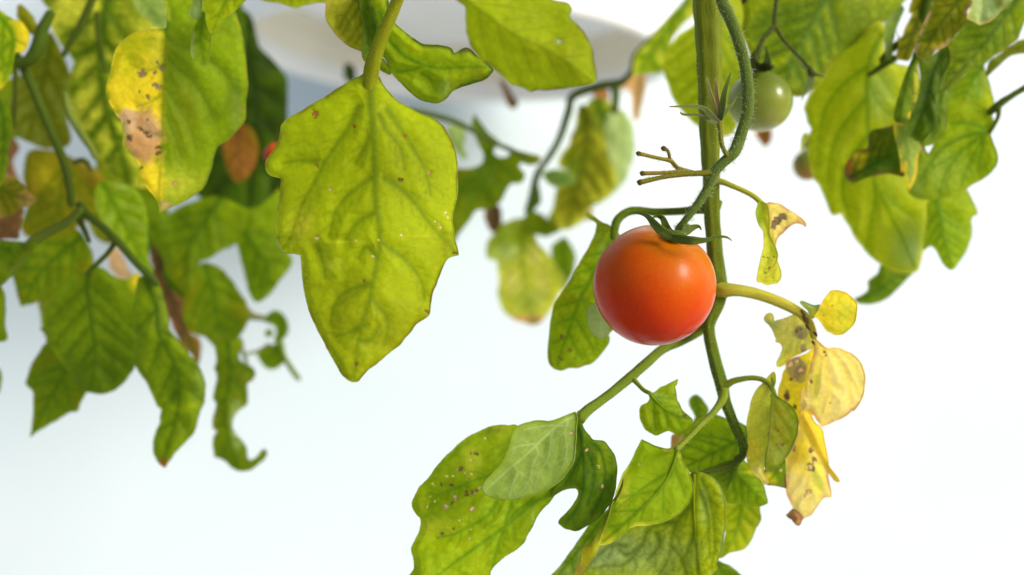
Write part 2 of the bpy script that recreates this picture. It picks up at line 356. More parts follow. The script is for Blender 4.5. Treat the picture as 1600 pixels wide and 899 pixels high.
ST = np.array([.62, .58, .22])
def tube(name, pts, col, parent, n=6, sides=12, ridge=.05, hair=0, hairlen=9, raw=False, label=None, col2=None, capr=1.0, seed=0):
    """a stem: pts = (x px, y px, depth mm, radius px)"""
    pp = [np.array(p, float) for p in pts]; c = np.array(crom(pp, n)) if not raw else np.array(pp)
    W = [P(a[0], a[1], a[2]) for a in c]; rad = [max(.2, a[3]) / FP * a[2] / 1000. for a in c]
    if isinstance(col, str): col = K[col]
    col = np.array(col) * ST; c2 = (K[col2] if isinstance(col2, str) else np.array(col2)) * ST if col2 is not None else col
    vv, ff, cc, uu = [], [], [], []; s = 0.; M = len(W)
    rs = np.random.RandomState(int(c[0][0] * 3 + c[0][1]) % 9999)
    for i in range(M):
        t = (W[min(M - 1, i + 1)] - W[max(0, i - 1)]).normalized(); a = t.cross(V((0, 1, 0))).normalized(); b = t.cross(a).normalized()
        if i: s += (W[i] - W[i - 1]).length
        for k in range(sides):
            an = 6.2832 * k / sides; rr_ = rad[i] * (1 + ridge * math.cos(5 * an + s * 25) + ridge * .6 * math.sin(s * 900 + 3 * an) * .5)
            vv.append(W[i] + (a * math.cos(an) + b * math.sin(an)) * rr_); cc.append(col * (1 - i / M) + c2 * (i / M))
            uu.append((math.cos(an) * 3, math.sin(an) * 3, s * 1000))
    for i in range(M - 1):
        for k in range(sides):
            ff.append((i * sides + k, i * sides + (k + 1) % sides, (i + 1) * sides + (k + 1) % sides, (i + 1) * sides + k))
    for e, i in ((0, 0), (1, M - 1)):
        t = (W[1] - W[0]).normalized() * -1 if e == 0 else (W[-1] - W[-2]).normalized()
        vv.append(W[i] + t * rad[i] * .8 * capr); cc.append(cc[i * sides]); uu.append((0, 0, s * 1000 * e)); vi = len(vv) - 1
        for k in range(sides):
            f = (i * sides + k, i * sides + (k + 1) % sides, vi); ff.append(f if e else f[::-1])
    o = link(name, mesh(name, vv, ff, np.array(cc), uu), STEM, parent)
    if label: o['label'] = label
    if hair:
        hv, hf = [], []
        L = sum((W[i + 1] - W[i]).length for i in range(M - 1)); cnt = int(L * 1000 * hair * 1.3)
        for _ in range(cnt):
            i = rs.randint(0, M - 1); f = rs.rand(); p = W[i].lerp(W[i + 1], f); t = (W[i + 1] - W[i]).normalized(); a = t.cross(V((0, 1, 0))).normalized(); b = t.cross(a)
            an = rs.uniform(0, 6.28); nn = (a * math.cos(an) + b * math.sin(an)); r0 = rad[i] * .93; dr = (nn + t * rs.uniform(-.5, .5)).normalized()
            hl = hairlen * rs.uniform(.4, 1.15) / FP * c[i][2] / 1000.; wd = .00006
            u = dr.cross(t).normalized(); v_ = dr.cross(u); p0 = p + nn * r0; k0 = len(hv)
            p1 = p0 + dr * hl * .55; p2 = p0 + dr * hl + V((0, 0, -1)) * hl * rs.uniform(0, .35)
            for pc_, w_ in ((p0, wd), (p1, wd * .6)):
                for j in range(3): hv.append(pc_ + (u * math.cos(2.1 * j) + v_ * math.sin(2.1 * j)) * w_)
            hv.append(p2)
            for j in range(3):
                j2 = (j + 1) % 3; hf.append((k0 + j, k0 + j2, k0 + 3 + j2, k0 + 3 + j)); hf.append((k0 + 3 + j, k0 + 3 + j2, k0 + 6))
        h = link('hair', mesh('hair', hv, hf), HAIR, o if (parent is not None and parent.parent is None) else parent); h['kind'] = 'stuff'
    return o
def tp(s, d, r):
    """path string + depths + radii (numbers or lists) -> tube points"""
    a = px(s); n = len(a); f = lambda v: [v] * n if isinstance(v, (int, float)) else list(np.interp(np.linspace(0, 1, n), np.linspace(0, 1, len(v)), v))
    return [(p[0], p[1], x, y) for p, x, y in zip(a, f(d), f(r))]

# ------------------------------------------------------------------ the setting: white wall
def wall_mat():
    m, nt, b, out = mat('white_painted_wall'); L = nt.links.new
    tc = N(nt, 'ShaderNodeTexCoord'); n1 = N(nt, 'ShaderNodeTexNoise'); n1.inputs['Scale'].default_value = 3.0; n1.inputs['Detail'].default_value = 4
    L(tc.outputs['Object'], n1.inputs['Vector'])
    r = N(nt, 'ShaderNodeValToRGB'); r.color_ramp.elements[0].position = .3; r.color_ramp.elements[0].color = (.62, .735, .775, 1); r.color_ramp.elements[1].position = .7; r.color_ramp.elements[1].color = (.69, .77, .80, 1)
    L(n1.outputs['Fac'], r.inputs[0]); L(r.outputs[0], b.inputs['Base Color']); b.inputs['Roughness'].default_value = .7
    n2 = N(nt, 'ShaderNodeTexNoise'); n2.inputs['Scale'].default_value = 180; n2.inputs['Detail'].default_value = 5; L(tc.outputs['Object'], n2.inputs['Vector'])
    bp = N(nt, 'ShaderNodeBump'); bp.inputs['Strength'].default_value = .25; bp.inputs['Distance'].default_value = .001; L(n2.outputs['Fac'], bp.inputs['Height']); L(bp.outputs[0], b.inputs['Normal'])
    return m
WALLY = .70
wl = link('wall', mesh('wall', [(-2.5, WALLY, 0), (2.5, WALLY, 0), (2.5, WALLY, 2.6), (-2.5, WALLY, 2.6), (-2.5, WALLY + .1, 0), (2.5, WALLY + .1, 0), (2.5, WALLY + .1, 2.6), (-2.5, WALLY + .1, 2.6)],
     [(0, 1, 2, 3), (5, 4, 7, 6), (3, 2, 6, 7), (4, 5, 1, 0), (1, 5, 6, 2), (4, 0, 3, 7)]), wall_mat()); wl['kind'] = 'structure'
for p_ in wl.data.polygons: p_.use_smooth = False
def ground_mat():
    m, nt, b, out = mat('bounce_ground'); L = nt.links.new
    tc = N(nt, 'ShaderNodeTexCoord'); n1 = N(nt, 'ShaderNodeTexNoise'); n1.inputs['Scale'].default_value = 12; n1.inputs['Detail'].default_value = 8; L(tc.outputs['Object'], n1.inputs['Vector'])
    r = N(nt, 'ShaderNodeValToRGB'); r.color_ramp.elements[0].color = (.42, .41, .40, 1); r.color_ramp.elements[1].color = (.56, .55, .53, 1); L(n1.outputs['Fac'], r.inputs[0]); L(r.outputs[0], b.inputs['Base Color']); b.inputs['Roughness'].default_value = .8
    return m
gd = link('ground', mesh('ground', [(-40, -40, 0), (40, -40, 0), (40, 40, 0), (-40, 40, 0)], [(0, 1, 2, 3)]), ground_mat()); gd['kind'] = 'structure'  # unseen ground sheet, added to bounce light up from below

# ------------------------------------------------------------------ the hanging pot above, seen from below
def plastic_mat(name, c, rough=.35):
    m, nt, b, out = mat(name); L = nt.links.new
    tc = N(nt, 'ShaderNodeTexCoord'); n1 = N(nt, 'ShaderNodeTexNoise'); n1.inputs['Scale'].default_value = 14; n1.inputs['Detail'].default_value = 6; L(tc.outputs['Object'], n1.inputs['Vector'])
    r = N(nt, 'ShaderNodeValToRGB'); r.color_ramp.elements[0].position = .35; r.color_ramp.elements[0].color = tuple(x * .9 for x in c) + (1,); r.color_ramp.elements[1].position = .65; r.color_ramp.elements[1].color = tuple(c) + (1,)
    L(n1.outputs['Fac'], r.inputs[0]); L(r.outputs[0], b.inputs['Base Color']); b.inputs['Roughness'].default_value = rough
    return m
def lathe(name, prof, m, parent, seg=96):
    vv, ff = [], []
    for r_, z_ in prof:
        for k in range(seg): a = 6.28318 * k / seg; vv.append((parent.location.x + r_ * math.cos(a), parent.location.y + r_ * math.sin(a), parent.location.z + z_))
    for i in range(len(prof) - 1):
        for k in range(seg): ff.append((i * seg + k, i * seg + (k + 1) % seg, (i + 1) * seg + (k + 1) % seg, (i + 1) * seg + k))
    return link(name, mesh(name, vv, ff), m, parent)
pd = 560.; pc = P(718, 72, pd)
pot = thing('hanging_pot', 'white round plastic planter overhead, its stepped underside showing above the leaves', 'planter', tuple(pc))
PW = plastic_mat('white_plastic', (.90, .90, .89), .22); PC = plastic_mat('cream_plastic', (.82, .77, .62)); 
k_ = pd / 1000 / FP
lathe('lip', [(316 * k_, .010), (328 * k_, .009), (337 * k_, .005), (340 * k_, -.001), (337 * k_, -.006), (329 * k_, -.009), (321 * k_, -.007), (317 * k_, -.002), (315 * k_, .004), (316 * k_, .010)], PW, pot)
lathe('rim', [(317 * k_, .003), (314 * k_, .0035), (313 * k_, .005), (312.5 * k_, .0075), (311 * k_, .008), (308 * k_, .020), (306 * k_, .024), (290 * k_, .0245), (284 * k_, .024)], PC, pot)
lathe('base', [(286 * k_, .0245), (262 * k_, .0235), (256 * k_, .026), (225 * k_, .0262), (150 * k_, .025), (40 * k_, .025), (.001, .025)], plastic_mat('grey_plastic', (.84, .84, .83), .28), pot)
lathe('body', [(324 * k_, .008), (340 * k_, .05), (370 * k_, .14), (375 * k_, .15), (362 * k_, .15), (330 * k_, .05), (308 * k_, .031), (.001, .031)], PW, pot)

pot.rotation_euler = (0, R(2.6), 0)
# ================================================================== the tomato vine in front
vine = thing('tomato_vine', 'front tomato vine with a thick upright green stem passing behind the ripe red tomato', 'tomato plant', tuple(P(1106, -60, 232)))
GS = (.16, .23, .025); YS = (.42, .42, .07); DS = (.10, .16, .035)
tube('stem', tp('1105,-60 1105,0 1107,60 1109,130 1109,190 1110,240 1112,290 1113,335 1117,385 1121,425 1124,452 1119,478 1110,500 1108,515 1113,545 1122,580 1129,606 1133,625 1140,645 1150,668 1160,692 1163,705', 232, [22, 22, 20, 18, 16, 14, 12.5, 12, 12, 13, 13.5, 12, 10, 9, 9.5, 10, 10, 8.5, 8, 7.5, 7, 6.5]), (.20, .26, .02), vine, hair=4, hairlen=4.5, sides=24, ridge=.09, n=8, col2=(.12, .22, .03), label='thick upright main stem')
st = tube('side_stem', tp('1163,700 1160,712 1150,722 1139,728 1120,734 1101,738 1084,742', 232, [6, 6, 5.5, 5, 4.5, 4, 3.5]), DS, vine, hair=1, hairlen=4)
tube('side_stem', tp('1152,715 1150,728 1144,744 1139,758', [234, 240], [5, 4]), DS, vine)
tube('side_stem', tp('1131,606 1128,626 1109,651 1094,665 1080,680 1066,694 1057,702', [232, 212], [8, 6.5, 4.6, 4.5, 4.3, 4.2, 4.2]), (.24, .34, .05), vine, hair=3, hairlen=4)
tube('side_stem', tp('1126,600 1134,602 1146,596 1162,592 1178,591 1192,594 1202,601 1209,612 1211,622', [232, 226], [7, 6, 5, 4.2, 4, 4, 4, 3.6, 3.2]), (.28, .36, .05), vine, hair=3, hairlen=4)
tube('side_stem', tp('1112,497 1104,508 1085,522 1062,534 1035,546 1005,572 975,598 945,622 920,640 906,655', [233, 237, 237, 236, 234, 230, 226, 222, 218, 215], [8, 8, 7, 7, 7, 7.5, 7.5, 7, 8, 9]), (.17, .27, .03), vine, hair=3, hairlen=4, sides=16, ridge=.08)
tube('side_stem', tp('988,586 990,593 997,601 1006,610 1016,615', [228, 223], [6.5, 4.5, 3.6, 3.4, 3.2]), (.24, .34, .05), vine)
yp = tube('side_stem', tp('1119,452 1130,454 1150,454 1182,460 1212,470 1240,483 1258,496 1268,512 1272,528', [232, 230, 229, 229, 229, 229, 230, 231, 232], [13, 12, 9.5, 8.6, 8.4, 7.8, 7.2, 6.2, 5.2]), (.52, .56, .12), vine, hair=1, hairlen=3, sides=16, ridge=.07, col2=(.78, .70, .2), label='yellowing side stem')
for x, y, r_ in ((1255, 489, 3.2), (1259, 500, 4.2), (1262, 511, 3), (1274, 522, 2.6), (1271, 536, 2.4)):
    tube('dark_scar', [(x - r_, y - r_ * 1.4, 227.2 + (y - 489) * .06, r_ * .4), (x, y, 227.0 + (y - 489) * .06, r_), (x + r_, y + r_ * 1.3, 227.3 + (y - 489) * .06, r_ * .4)], 'greybrown', yp, sides=8, n=4)
tube('side_stem', tp('1112,286 1126,284 1147,292 1173,304 1186,314 1192,322', [232, 230, 229, 228, 228, 228], [6, 5, 4.2, 4, 4.4, 5]), (.50, .56, .12), vine, hair=1, hairlen=3)
tube('side_stem', tp('1122,318 1100,326 1082,328 1062,330 1041,331 1020,331 1000,329 984,330 971,337 963,347 960,360 958,372', [236, 236, 237, 238, 240, 240, 240, 240, 240, 240, 240, 240], [10, 8, 6.5, 6, 6, 6, 6, 6.5, 6.5, 6.8, 6.5, 5]), (.15, .25, .02), vine, hair=1.6, hairlen=5)

# the hairy fruit truss
tr = tube('fruit_truss', tp('1124,-50 1128,0 1141,29 1155,67 1165,107 1169,149 1167,180 1160,203 1154,222 1147,238 1131,253 1117,269 1109,288 1093,315 1075,339 1058,360', [214] * 9 + [213, 213, 213, 213, 213, 213, 214], [10, 9.5, 9, 8.8, 8.8, 9.2, 8.8, 8.8, 9, 9, 8, 7.6, 7, 6.6, 5.6, 5.2]), (.135, .215, .075), vine, hair=9, hairlen=10, sides=16, ridge=.05, label='hairy dark green fruit truss curving down to the ripe tomato')
for s_, r_, c_, c2_ in (('1112,270 1088,271 1061,273 1035,277 1000,285', [5.5, 4.4, 4, 4, 3.4, 4], (.20, .22, .03), (.25, .22, .03)), ('1082,270 1067,268 1040,270 1004,271', [4, 3.4, 3, 2.8, 3.4], (.30, .28, .03), (.34, .22, .05)),
                        ('1074,268 1059,263 1048,252 1027,247 998,240', [3.6, 3.4, 3.4, 3, 2.6, 3.2], (.22, .17, .04), (.36, .3, .05)), ('1047,252 1044,237 1037,232', [2.8, 2.4, 3.4], (.26, .2, .06), (.2, .12, .08))):
    a = tp(s_, [213, 209], r_); tube('bare_fruit_stalk', a, c_, vine, hair=7, hairlen=5, col2=c2_)
    e = a[-1]; tube('stalk_end', [(e[0] + 3, e[1], e[2], e[3] * .9), (e[0], e[1], e[2], e[3] * 1.25), (e[0] - 2.5, e[1] - .5, e[2], e[3] * 1.0)], 'greybrown', bpy.data.objects[C.objects[-2].name] if False else vine, sides=8, n=3)

def sepal(parent, pts, c, w, name='sepal', flat=.35, tw=0.):
    """tapering curved sepal: pts px+depth, w width px per point"""
    c_ = np.array(crom([np.array(p, float) for p in pts], 6)); M = len(c_); W = [P(*a[:3]) for a in c_]; wd = np.interp(np.linspace(0, 1, M), np.linspace(0, 1, len(w)), w)
    vv, ff, cc, uu = [], [], [], []; S = 10
    for i in range(M):
        t = (W[min(M - 1, i + 1)] - W[max(0, i - 1)]).normalized(); a = t.cross(V((.15, 1, .25 + tw))).normalized(); b = t.cross(a).normalized(); r_ = wd[i] * .5 / FP * c_[i][2] / 1000
        for k in range(S):
            an = 6.2832 * k / S; x_ = math.cos(an); vv.append(W[i] + a * x_ * r_ + b * (math.sin(an) * r_ * flat + x_ * x_ * r_ * .45)); cc.append(K['dark'] * (1.1 + .5 * i / M) if c is None else np.array(c) * (.85 + .4 * i / M)); uu.append((x_ * 2, math.sin(an), i * .5))
    for i in range(M - 1):
        for k in range(S): ff.append((i * S + k, i * S + (k + 1) % S, (i + 1) * S + (k + 1) % S, (i + 1) * S + k))
    return link(name, mesh(name, vv, ff, np.array(cc), uu), STEM, parent)
# withered flower beside the stem
fl = tube('flower_stalk', tp('1139,246 1132,236 1127,222 1126,205 1124,190', [213, 211, 210, 210, 210], [4, 3.6, 3.6, 4, 5]), (.25, .27, .06), vine, hair=6, hairlen=5, label='stalk with an open withered calyx')
cal = link('calyx', mesh('calyx', [P(1124 + 6 * math.cos(a) * r, 186 - 8 + 8 * z_, 210 + 6 * math.sin(a) * r * .14) for z_, r in ((0, .5), (.6, 1), (1, .9)) for a in [6.283 * k / 10 for k in range(10)]], [(i * 10 + k, i * 10 + (k + 1) % 10, (i + 1) * 10 + (k + 1) % 10, (i + 1) * 10 + k) for i in range(2) for k in range(10)], np.tile(K['dark'], (30, 1)), np.zeros((30, 3))), STEM, vine)
for p_, w_, c_ in (([(1124, 190, 210), (1128, 170, 208), (1132, 145, 206), (1142, 113, 205)], [8, 11, 9, 2], (.065, .095, .02)), ([(1122, 190, 210), (1114, 160, 207), (1108, 140, 206), (1104, 120, 205)], [6, 7, 6, 1.5], (.14, .13, .045)),
                   ([(1121, 192, 210), (1108, 178, 207), (1098, 169, 206), (1078, 166, 205), (1045, 167, 204)], [10, 10, 7, 5, 1.5], (.10, .12, .04)), ([(1122, 194, 210), (1108, 188, 208), (1092, 180, 208), (1068, 179, 207), (1063, 175, 207)], [6, 5, 4, 4, 1.5], (.13, .15, .06)),
                   ([(1124, 188, 210), (1122, 165, 209), (1119, 135, 208), (1117, 122, 208)], [5, 7, 5, 2], (.15, .09, .045)), ([(1126, 188, 211), (1136, 172, 212), (1146, 160, 213), (1152, 150, 214)], [5, 6, 4, 1.5], (.08, .10, .025))):
    sepal(cal, p_, c_, w_)

# leaves of the front vine
SP = lambda z, s, c='greybrown': [(z,) + tuple(float(v) for v in a.split(',')) + (c,) for a in s.split()]
leaf(vine, 'O 528,372 500,374 480,376 440,366 410,352 380,338! 360,372 340,420 318,455 300,482 288,515 278,545 268,575 255,605 243,650 228,695 210,740 196,776! 215,774 240,768 268,752 290,735 345,697 420,690 460,680 500,664 530,645 555,620 572,597 585,570 592,542 587,510 575,478 562,450 545,420', 213, 'bright', mid='O 528,378 505,450 470,520 410,590 330,665 250,735 205,772', g=(1.5, -2), fold=5, hi='bright', nv=4, droop=2, label='broad light green leaf hanging below the fork of the stem', patches=[('O', 215, 755, 45, 35, 'yellow', .6, .35), ('O', 300, 520, 25, 90, 'greenyel', .7, .5)], net=.5, spots=SP('O', '368,438,5 522,212,3', 'cream') + SP('U', '745,36,3 585,20,4', 'palest'), edgecol='greenyel', midrib=2.6, rimr=.16, ang=38, res=2.0)
leaf(vine, 'O 590,472 620,474 645,482 668,494 690,512 708,540 720,572 724,600 726,640 728,665 725,700 718,735 710,790 700,820 688,850 690,875 660,905 640,925 90,925 120,880 160,830 200,770 240,740 280,715 320,690 420,670 500,650 540,600 560,540 570,500', 224, 'lime', mid='U 945,90 942,250 948,400 960,560 975,700 985,790', vcol='dark', vw=1.5, vs_=.9, g=(-2, 2), fold=4, hi='lime', veins=['U 940,280 830,410 790,560 770,660 700,770', 'U 830,400 660,440 600,560 490,680 370,690 280,710', 'U 1000,120 1050,260 1075,420 1080,560 1060,700', 'U 960,150 1030,330 1040,500 1050,640', 'U 600,560 500,620 420,560 380,640', 'U 790,560 860,640 900,760', 'U 945,480 900,600 860,660', 'U 500,560 400,560 300,640 230,720', 'U 700,480 720,560 640,650'], patches=[('U', 330, 600, 190, 90, 'palest', .8, .6), ('U', 560, 620, 300, 150, 'palest', .9, .35), ('U', 1010, 300, 30, 130, 'pale', .7, .7), ('U', 1060, 700, 60, 60, 'lime', .8, .8)], spots=SP('U', '1095,594,9', 'deep'), label='largest lower leaf with a netted pale patch', net=1.5, midrib=3, res=2.0, edgecol='pale')
leaf(vine, 'O 303,500! 300,525 288,560 272,590 262,630 248,670 236,700 215,745 198,790 170,835 140,890 120,925 85,925 105,880 125,840 128,800 150,775 170,765 200,715 222,680 250,600 275,570', 218, 'olive', g=(1, 1), bumps=((941, 830, 14, -2),), patches=[('O', 200, 740, 22, 90, 'greenyel', .7, .6), ('O', 120, 870, 16, 60, 'brown', .8, .4)], label='rolled brownish yellow leaf margin', fold=-14, res=1.8)
leaf(vine, 'O 280,590 245,622 215,645 190,664 168,682 140,722 108,768 70,820 40,862 0,905 -10,925 120,925 150,850 190,790 210,740 240,690 262,630', 234, 'mid', mid='O 230,650 160,740 90,830 30,900', g=(-2, 1), hi='bright', patches=[('O', 130, 800, 40, 30, 'pale', .8, .8), ('O', 60, 880, 60, 40, 'pale', .7, .6)], nv=4)
leaf(vine, 'O 722,590 800,585 862,600 868,640 873,668 862,690 850,703 838,735 822,768 800,790 770,800 745,806 720,820 698,828! 715,780 722,740 727,700', 242, 'lime', mid='O 790,560 790,640 770,720 720,815', g=(2, 1), hi='greenyel', nv=4, fold=5, quilt=.6, label='bright yellow green leaf behind the others at the lower right', ang=55, net=.5, wave=1.)
leaf(vine, 'O 640,470 680,445 740,425 800,425 840,470 868,500 885,530 893,560 900,602! 870,612 840,612 800,606 770,602 740,600 720,575 690,520', 236, 'bright', mid='O 735,440 790,500 840,550 895,600', g=(1, 1), hi='bright', nv=4, fold=4, patches=[('O', 850, 470, 40, 14, 'yellow', .8, .4)])
leaf(vine, 'O 690,445 740,428 775,440 772,480 745,520 728,560 722,575 705,530 690,505', 234.5, 'mid', mid='O 760,440 735,540', hi='bright', nv=3, rim=False)
leaf(vine, 'O 515,350 535,320 560,290 600,262 640,240 690,236 740,255 775,262 808,280 826,305 834,345 832,380 810,395 800,410 770,432 730,447 690,460 640,473 600,477 575,470 555,455 535,425 528,395', 240, 'mid', mid='O 800,330 740,360 660,400 560,450', g=(-2, 2), hi='bright', nv=4, fold=3, patches=[('O', 600, 420, 80, 60, 'bright', .9, .8), ('O', 830, 330, 30, 70, 'deep', .7, .5), ('O', 525, 335, 22, 36, 'tan', .7, .6)], label='dark green leaf behind the fork of the stem')
leaf(vine, 'O 590,270 600,245 588,218 576,195 578,168 600,153 618,160 640,185 655,212 640,250', 262, 'mid', mid='O 600,160 620,250', g=(0, 2), nv=2, res=3, hi='olive')
leaf(vine, 'O 500,375! 502,340 505,318 530,312 545,330 540,360 525,372', 244, 'tan', res=3, hi='olive')
leaf(vine, 'O 636,930 660,890 690,842 715,850 745,862 780,890 815,930', 246, 'mid', mid='O 690,845 740,925', hi='bright', nv=3)
leaf(vine, 'O 404,136 420,143 438,136 455,122 475,114 495,104 515,94 530,87! 523,108 515,118 520,140 524,170 535,190 546,212 560,228 584,248! 588,262 580,280 565,296 550,308 535,318 512,310 490,300 465,308 440,319 422,312 400,300 388,288 381,270 372,248 370,222 375,200 388,190 402,184 412,166', 222, 'bright', mid='O 410,146 440,180 480,215 530,240 575,250', g=(1, -2), fold=4, hi='lime', nv=3, patches=[('O', 440, 160, 30, 16, 'pale', .8, .8)], spots=SP('O', '556,236,8 549,224,5 512,152,5', 'brown'), label='small light green leaf on a short stalk', quilt=.5, midrib=2, wave=.8, res=1.8)
# the left branch
leaf(vine, 'N 640,296 625,300 600,310 570,322 540,330 520,328 500,327 480,329 460,333 438,341 418,350! 405,370 395,410 382,445 368,475 345,505 318,535 300,556 294,575 300,592 318,604 335,611 365,616 400,616 440,611 480,604 520,590 550,572 580,548 602,525 618,500 630,478 636,450 638,415 641,385 641,350 646,320', 210, 'pale', mid='N 636,308 600,325 565,350 530,382 490,420 450,458 400,500 345,548 305,586', vcol='palest', vs_=.6, vw=.5, g=(2, -1), fold=-5, hi='pale', veins=['N 565,350 548,385 545,430 535,470 510,510 490,560', 'N 610,330 600,370 605,410 605,450 590,500', 'N 490,420 500,450 480,490 470,540 440,590', 'N 410,490 425,520 405,560 395,605', 'N 590,345 520,345 450,360', 'N 500,412 430,420 390,440'], quilt=-.18, spots=SP('N', '625,371,9', 'beige'), label='pale leaf showing its underside at the end of the left branch', edgecol='bright', rimr=.17, net=.35, res=1.7)
leaf(vine, 'N 420,344 390,342 350,345 315,352 280,366 240,388 200,420 160,455 120,502 95,535 58,578 40,610 35,642 50,670 64,690 62,718 55,745 32,790 30,805 38,835 40,870 38,925 290,925 325,880 345,856 385,825 420,803 448,775 462,748 480,715 488,695 515,655 542,628 565,600 600,580 645,568 665,520 650,400 600,400 500,400 450,370', 220, 'bright', mid='N 640,540 560,590 470,640 400,700 320,760 220,830 120,905', g=(2, -2), fold=4, hi='lime', nv=6, label='large spotted leaf at the bottom, left of centre', quilt=.7, wave=1.0, res=1.9,
     veins=['T 740,170 700,300 620,400 540,440 420,480 250,560 130,550', 'T 640,600 560,720 440,790 330,850 200,880', 'T 740,620 700,740 660,860', 'T 400,500 280,540 180,590 140,660', 'N 480,620 400,680 360,760 330,860'], patches=[('T', 830, 750, 110, 150, 'mid', .9, .5), ('T', 690, 270, 50, 110, 'mid', .8, .6), ('T', 450, 330, 60, 90, 'greenyel', .9, .5), ('T', 640, 110, 70, 14, 'brown', .9, .35), ('T', 890, 740, 14, 130, 'pale', .8, .5), ('T', 180, 800, 120, 60, 'greenyel', .9, .35)],
     spots=SP('T', '478,274,20 440,272,12 365,380,20 230,500,18 300,500,14 410,550,28 450,547,26 480,540,14 303,630,14 316,815,13 238,850,18 150,580,6', 'brown') + SP('T', '345,385,16 325,580,22 330,605,18 262,655,20 448,675,24 470,560,16 505,518,13 434,885,12', 'beige') + SP('T', '441,320,17 127,652,15 272,437,9 313,433,9 401,456,11 168,492,10 448,420,8 546,163,10 148,580,8 183,617,7 361,755,9 446,820,8 400,410,8', 'cream'))
leaf(vine, 'N 648,292 662,300 662,330 670,355 690,380 702,396 722,398 742,402 760,420 776,442 788,472 793,502 790,540 786,582 772,620 752,650 728,682 700,705 668,722 640,735 615,730 598,725 586,716 576,704 582,690 600,672 620,650 634,630 646,610 648,592 640,578 622,571 605,573 580,582 560,600 540,600 560,500 620,420 640,340', 216, 'dark', mid='N 655,330 662,400 668,470 670,560 650,640 610,700', g=(1, 2), fold=5, hi='mid', nv=4, veins=['N 700,400 735,450 748,520 735,600 700,670', 'N 665,420 700,480 705,560 680,640', 'N 660,450 630,510 600,560'], patches=[('N', 740, 470, 22, 60, 'bright', .9, .7), ('N', 668, 420, 8, 80, 'bright', .9, .5)], spots=SP('N', '738,568,8 680,434,6', 'beige') + SP('N', '722,492,5 725,500,3', 'tan'), label='dark green notched lobe beside the pale leaf', edgecol='mid', wave=.8, res=1.9)
# leaf to the left of the tomato
leaf(vine, 'G 622,160 612,154 598,146 575,138 545,116 520,98 506,94! 502,104 512,116 545,138 547,160 540,190 524,225 510,255 492,280 478,305 468,325 450,355 430,400 400,440 375,478 360,500 350,550 342,590 338,640 332,690 331,738 338,765 352,783 370,792 392,795 425,785 460,786 490,775 520,768 545,748 572,718 590,695 603,672 605,650 600,635 640,600 680,560 700,400 690,260 650,190 636,172', 243, 'bright', mid='G 626,172 600,240 565,310 530,380 490,450 455,530 425,620 395,700 375,770', g=(1, 1), fold=4, hi='lime', nv=6, spots=SP('G', '428,705,12 392,645,10 392,745,12 380,740,7', 'brown') + SP('G', '595,176,5', 'brown') + SP('G', '460,775,5 455,663,5', 'tan'), patches=[('G', 570, 300, 14, 120, 'pale', .9, .5), ('G', 440, 480, 70, 30, 'olive', .9, .5)], label='narrow spotted leaf directly left of the ripe tomato', edgecol='olive', quilt=.5, res=1.8)
leaf(vine, 'G 507,552 510,525 525,505 545,498 575,520 600,570 604,615 600,642 580,650 556,652 530,630 513,600', 239, 'palest', mid='G 540,505 560,570 556,640', vcol='palest', vs_=.4, hi='palest', nv=2, fold=-3, g=(-1, 0), net=.4)
# twisted small yellow leaf
leaf(vine, 'Y 200,184 235,184 270,188 292,196 312,208 345,232 382,256 425,283 462,310 490,338 498,352 494,372! 478,358 455,347 425,343 405,346 372,365 338,396 310,425 288,442 270,470 262,490 258,520 222,455 200,400 196,300 185,220', 229, 'cream', mid='Y 200,200 270,240 350,280 450,325 492,360', vcol='yellow', vs_=.5, g=(3, 1), fold=3, hi='yellow', nv=3, spots=SP('Y', '242,375,20 250,350,26 268,322,32 295,302,32 325,290,26 334,384,10 343,380,7', 'greybrown') + SP('Y', '432,318,8 465,325,6', 'tan'), edgecol='tan', label='curled flap of the small yellow leaf', res=1.5)
leaf(vine, 'Y 130,178 118,215 107,255 108,292 118,330 132,362 150,385 165,410 168,460 167,520 158,565 146,620 132,690 120,745 112,793! 140,765 170,744 200,730 226,708 250,680 266,650 274,620 278,592 268,555 256,522 240,485 220,452 210,405 212,350 212,300 206,240 196,200 165,180', 227, 'greenyel', mid='Y 150,190 160,300 190,400 215,500 210,600 160,720', vcol='bright', vs_=.4, g=(1, 1), fold=-4, hi='greenyel', nv=3, patches=[('Y', 135, 300, 36, 110, 'bright', .8, .9), ('Y', 240, 520, 22, 110, 'bright', .9, .4)], spots=SP('Y', '200,616,8 227,640,9 198,652,6 206,695,12 176,730,10 163,608,4 243,606,4 212,688,6', 'brown'), label='small twisted yellow green leaf', rimr=.14, res=1.5)
leaf(vine, 'Y 275,640 288,680 300,712 303,745 300,772 285,798 265,815 240,818 220,820 200,828 175,820 152,806 130,806 112,796! 150,762 200,735 240,695 262,655', 230, 'greenyel', g=(1, -2), hi='yellow', spots=SP('Y', '237,770,10 183,766,5 246,795,4', 'brown'), res=1.5)
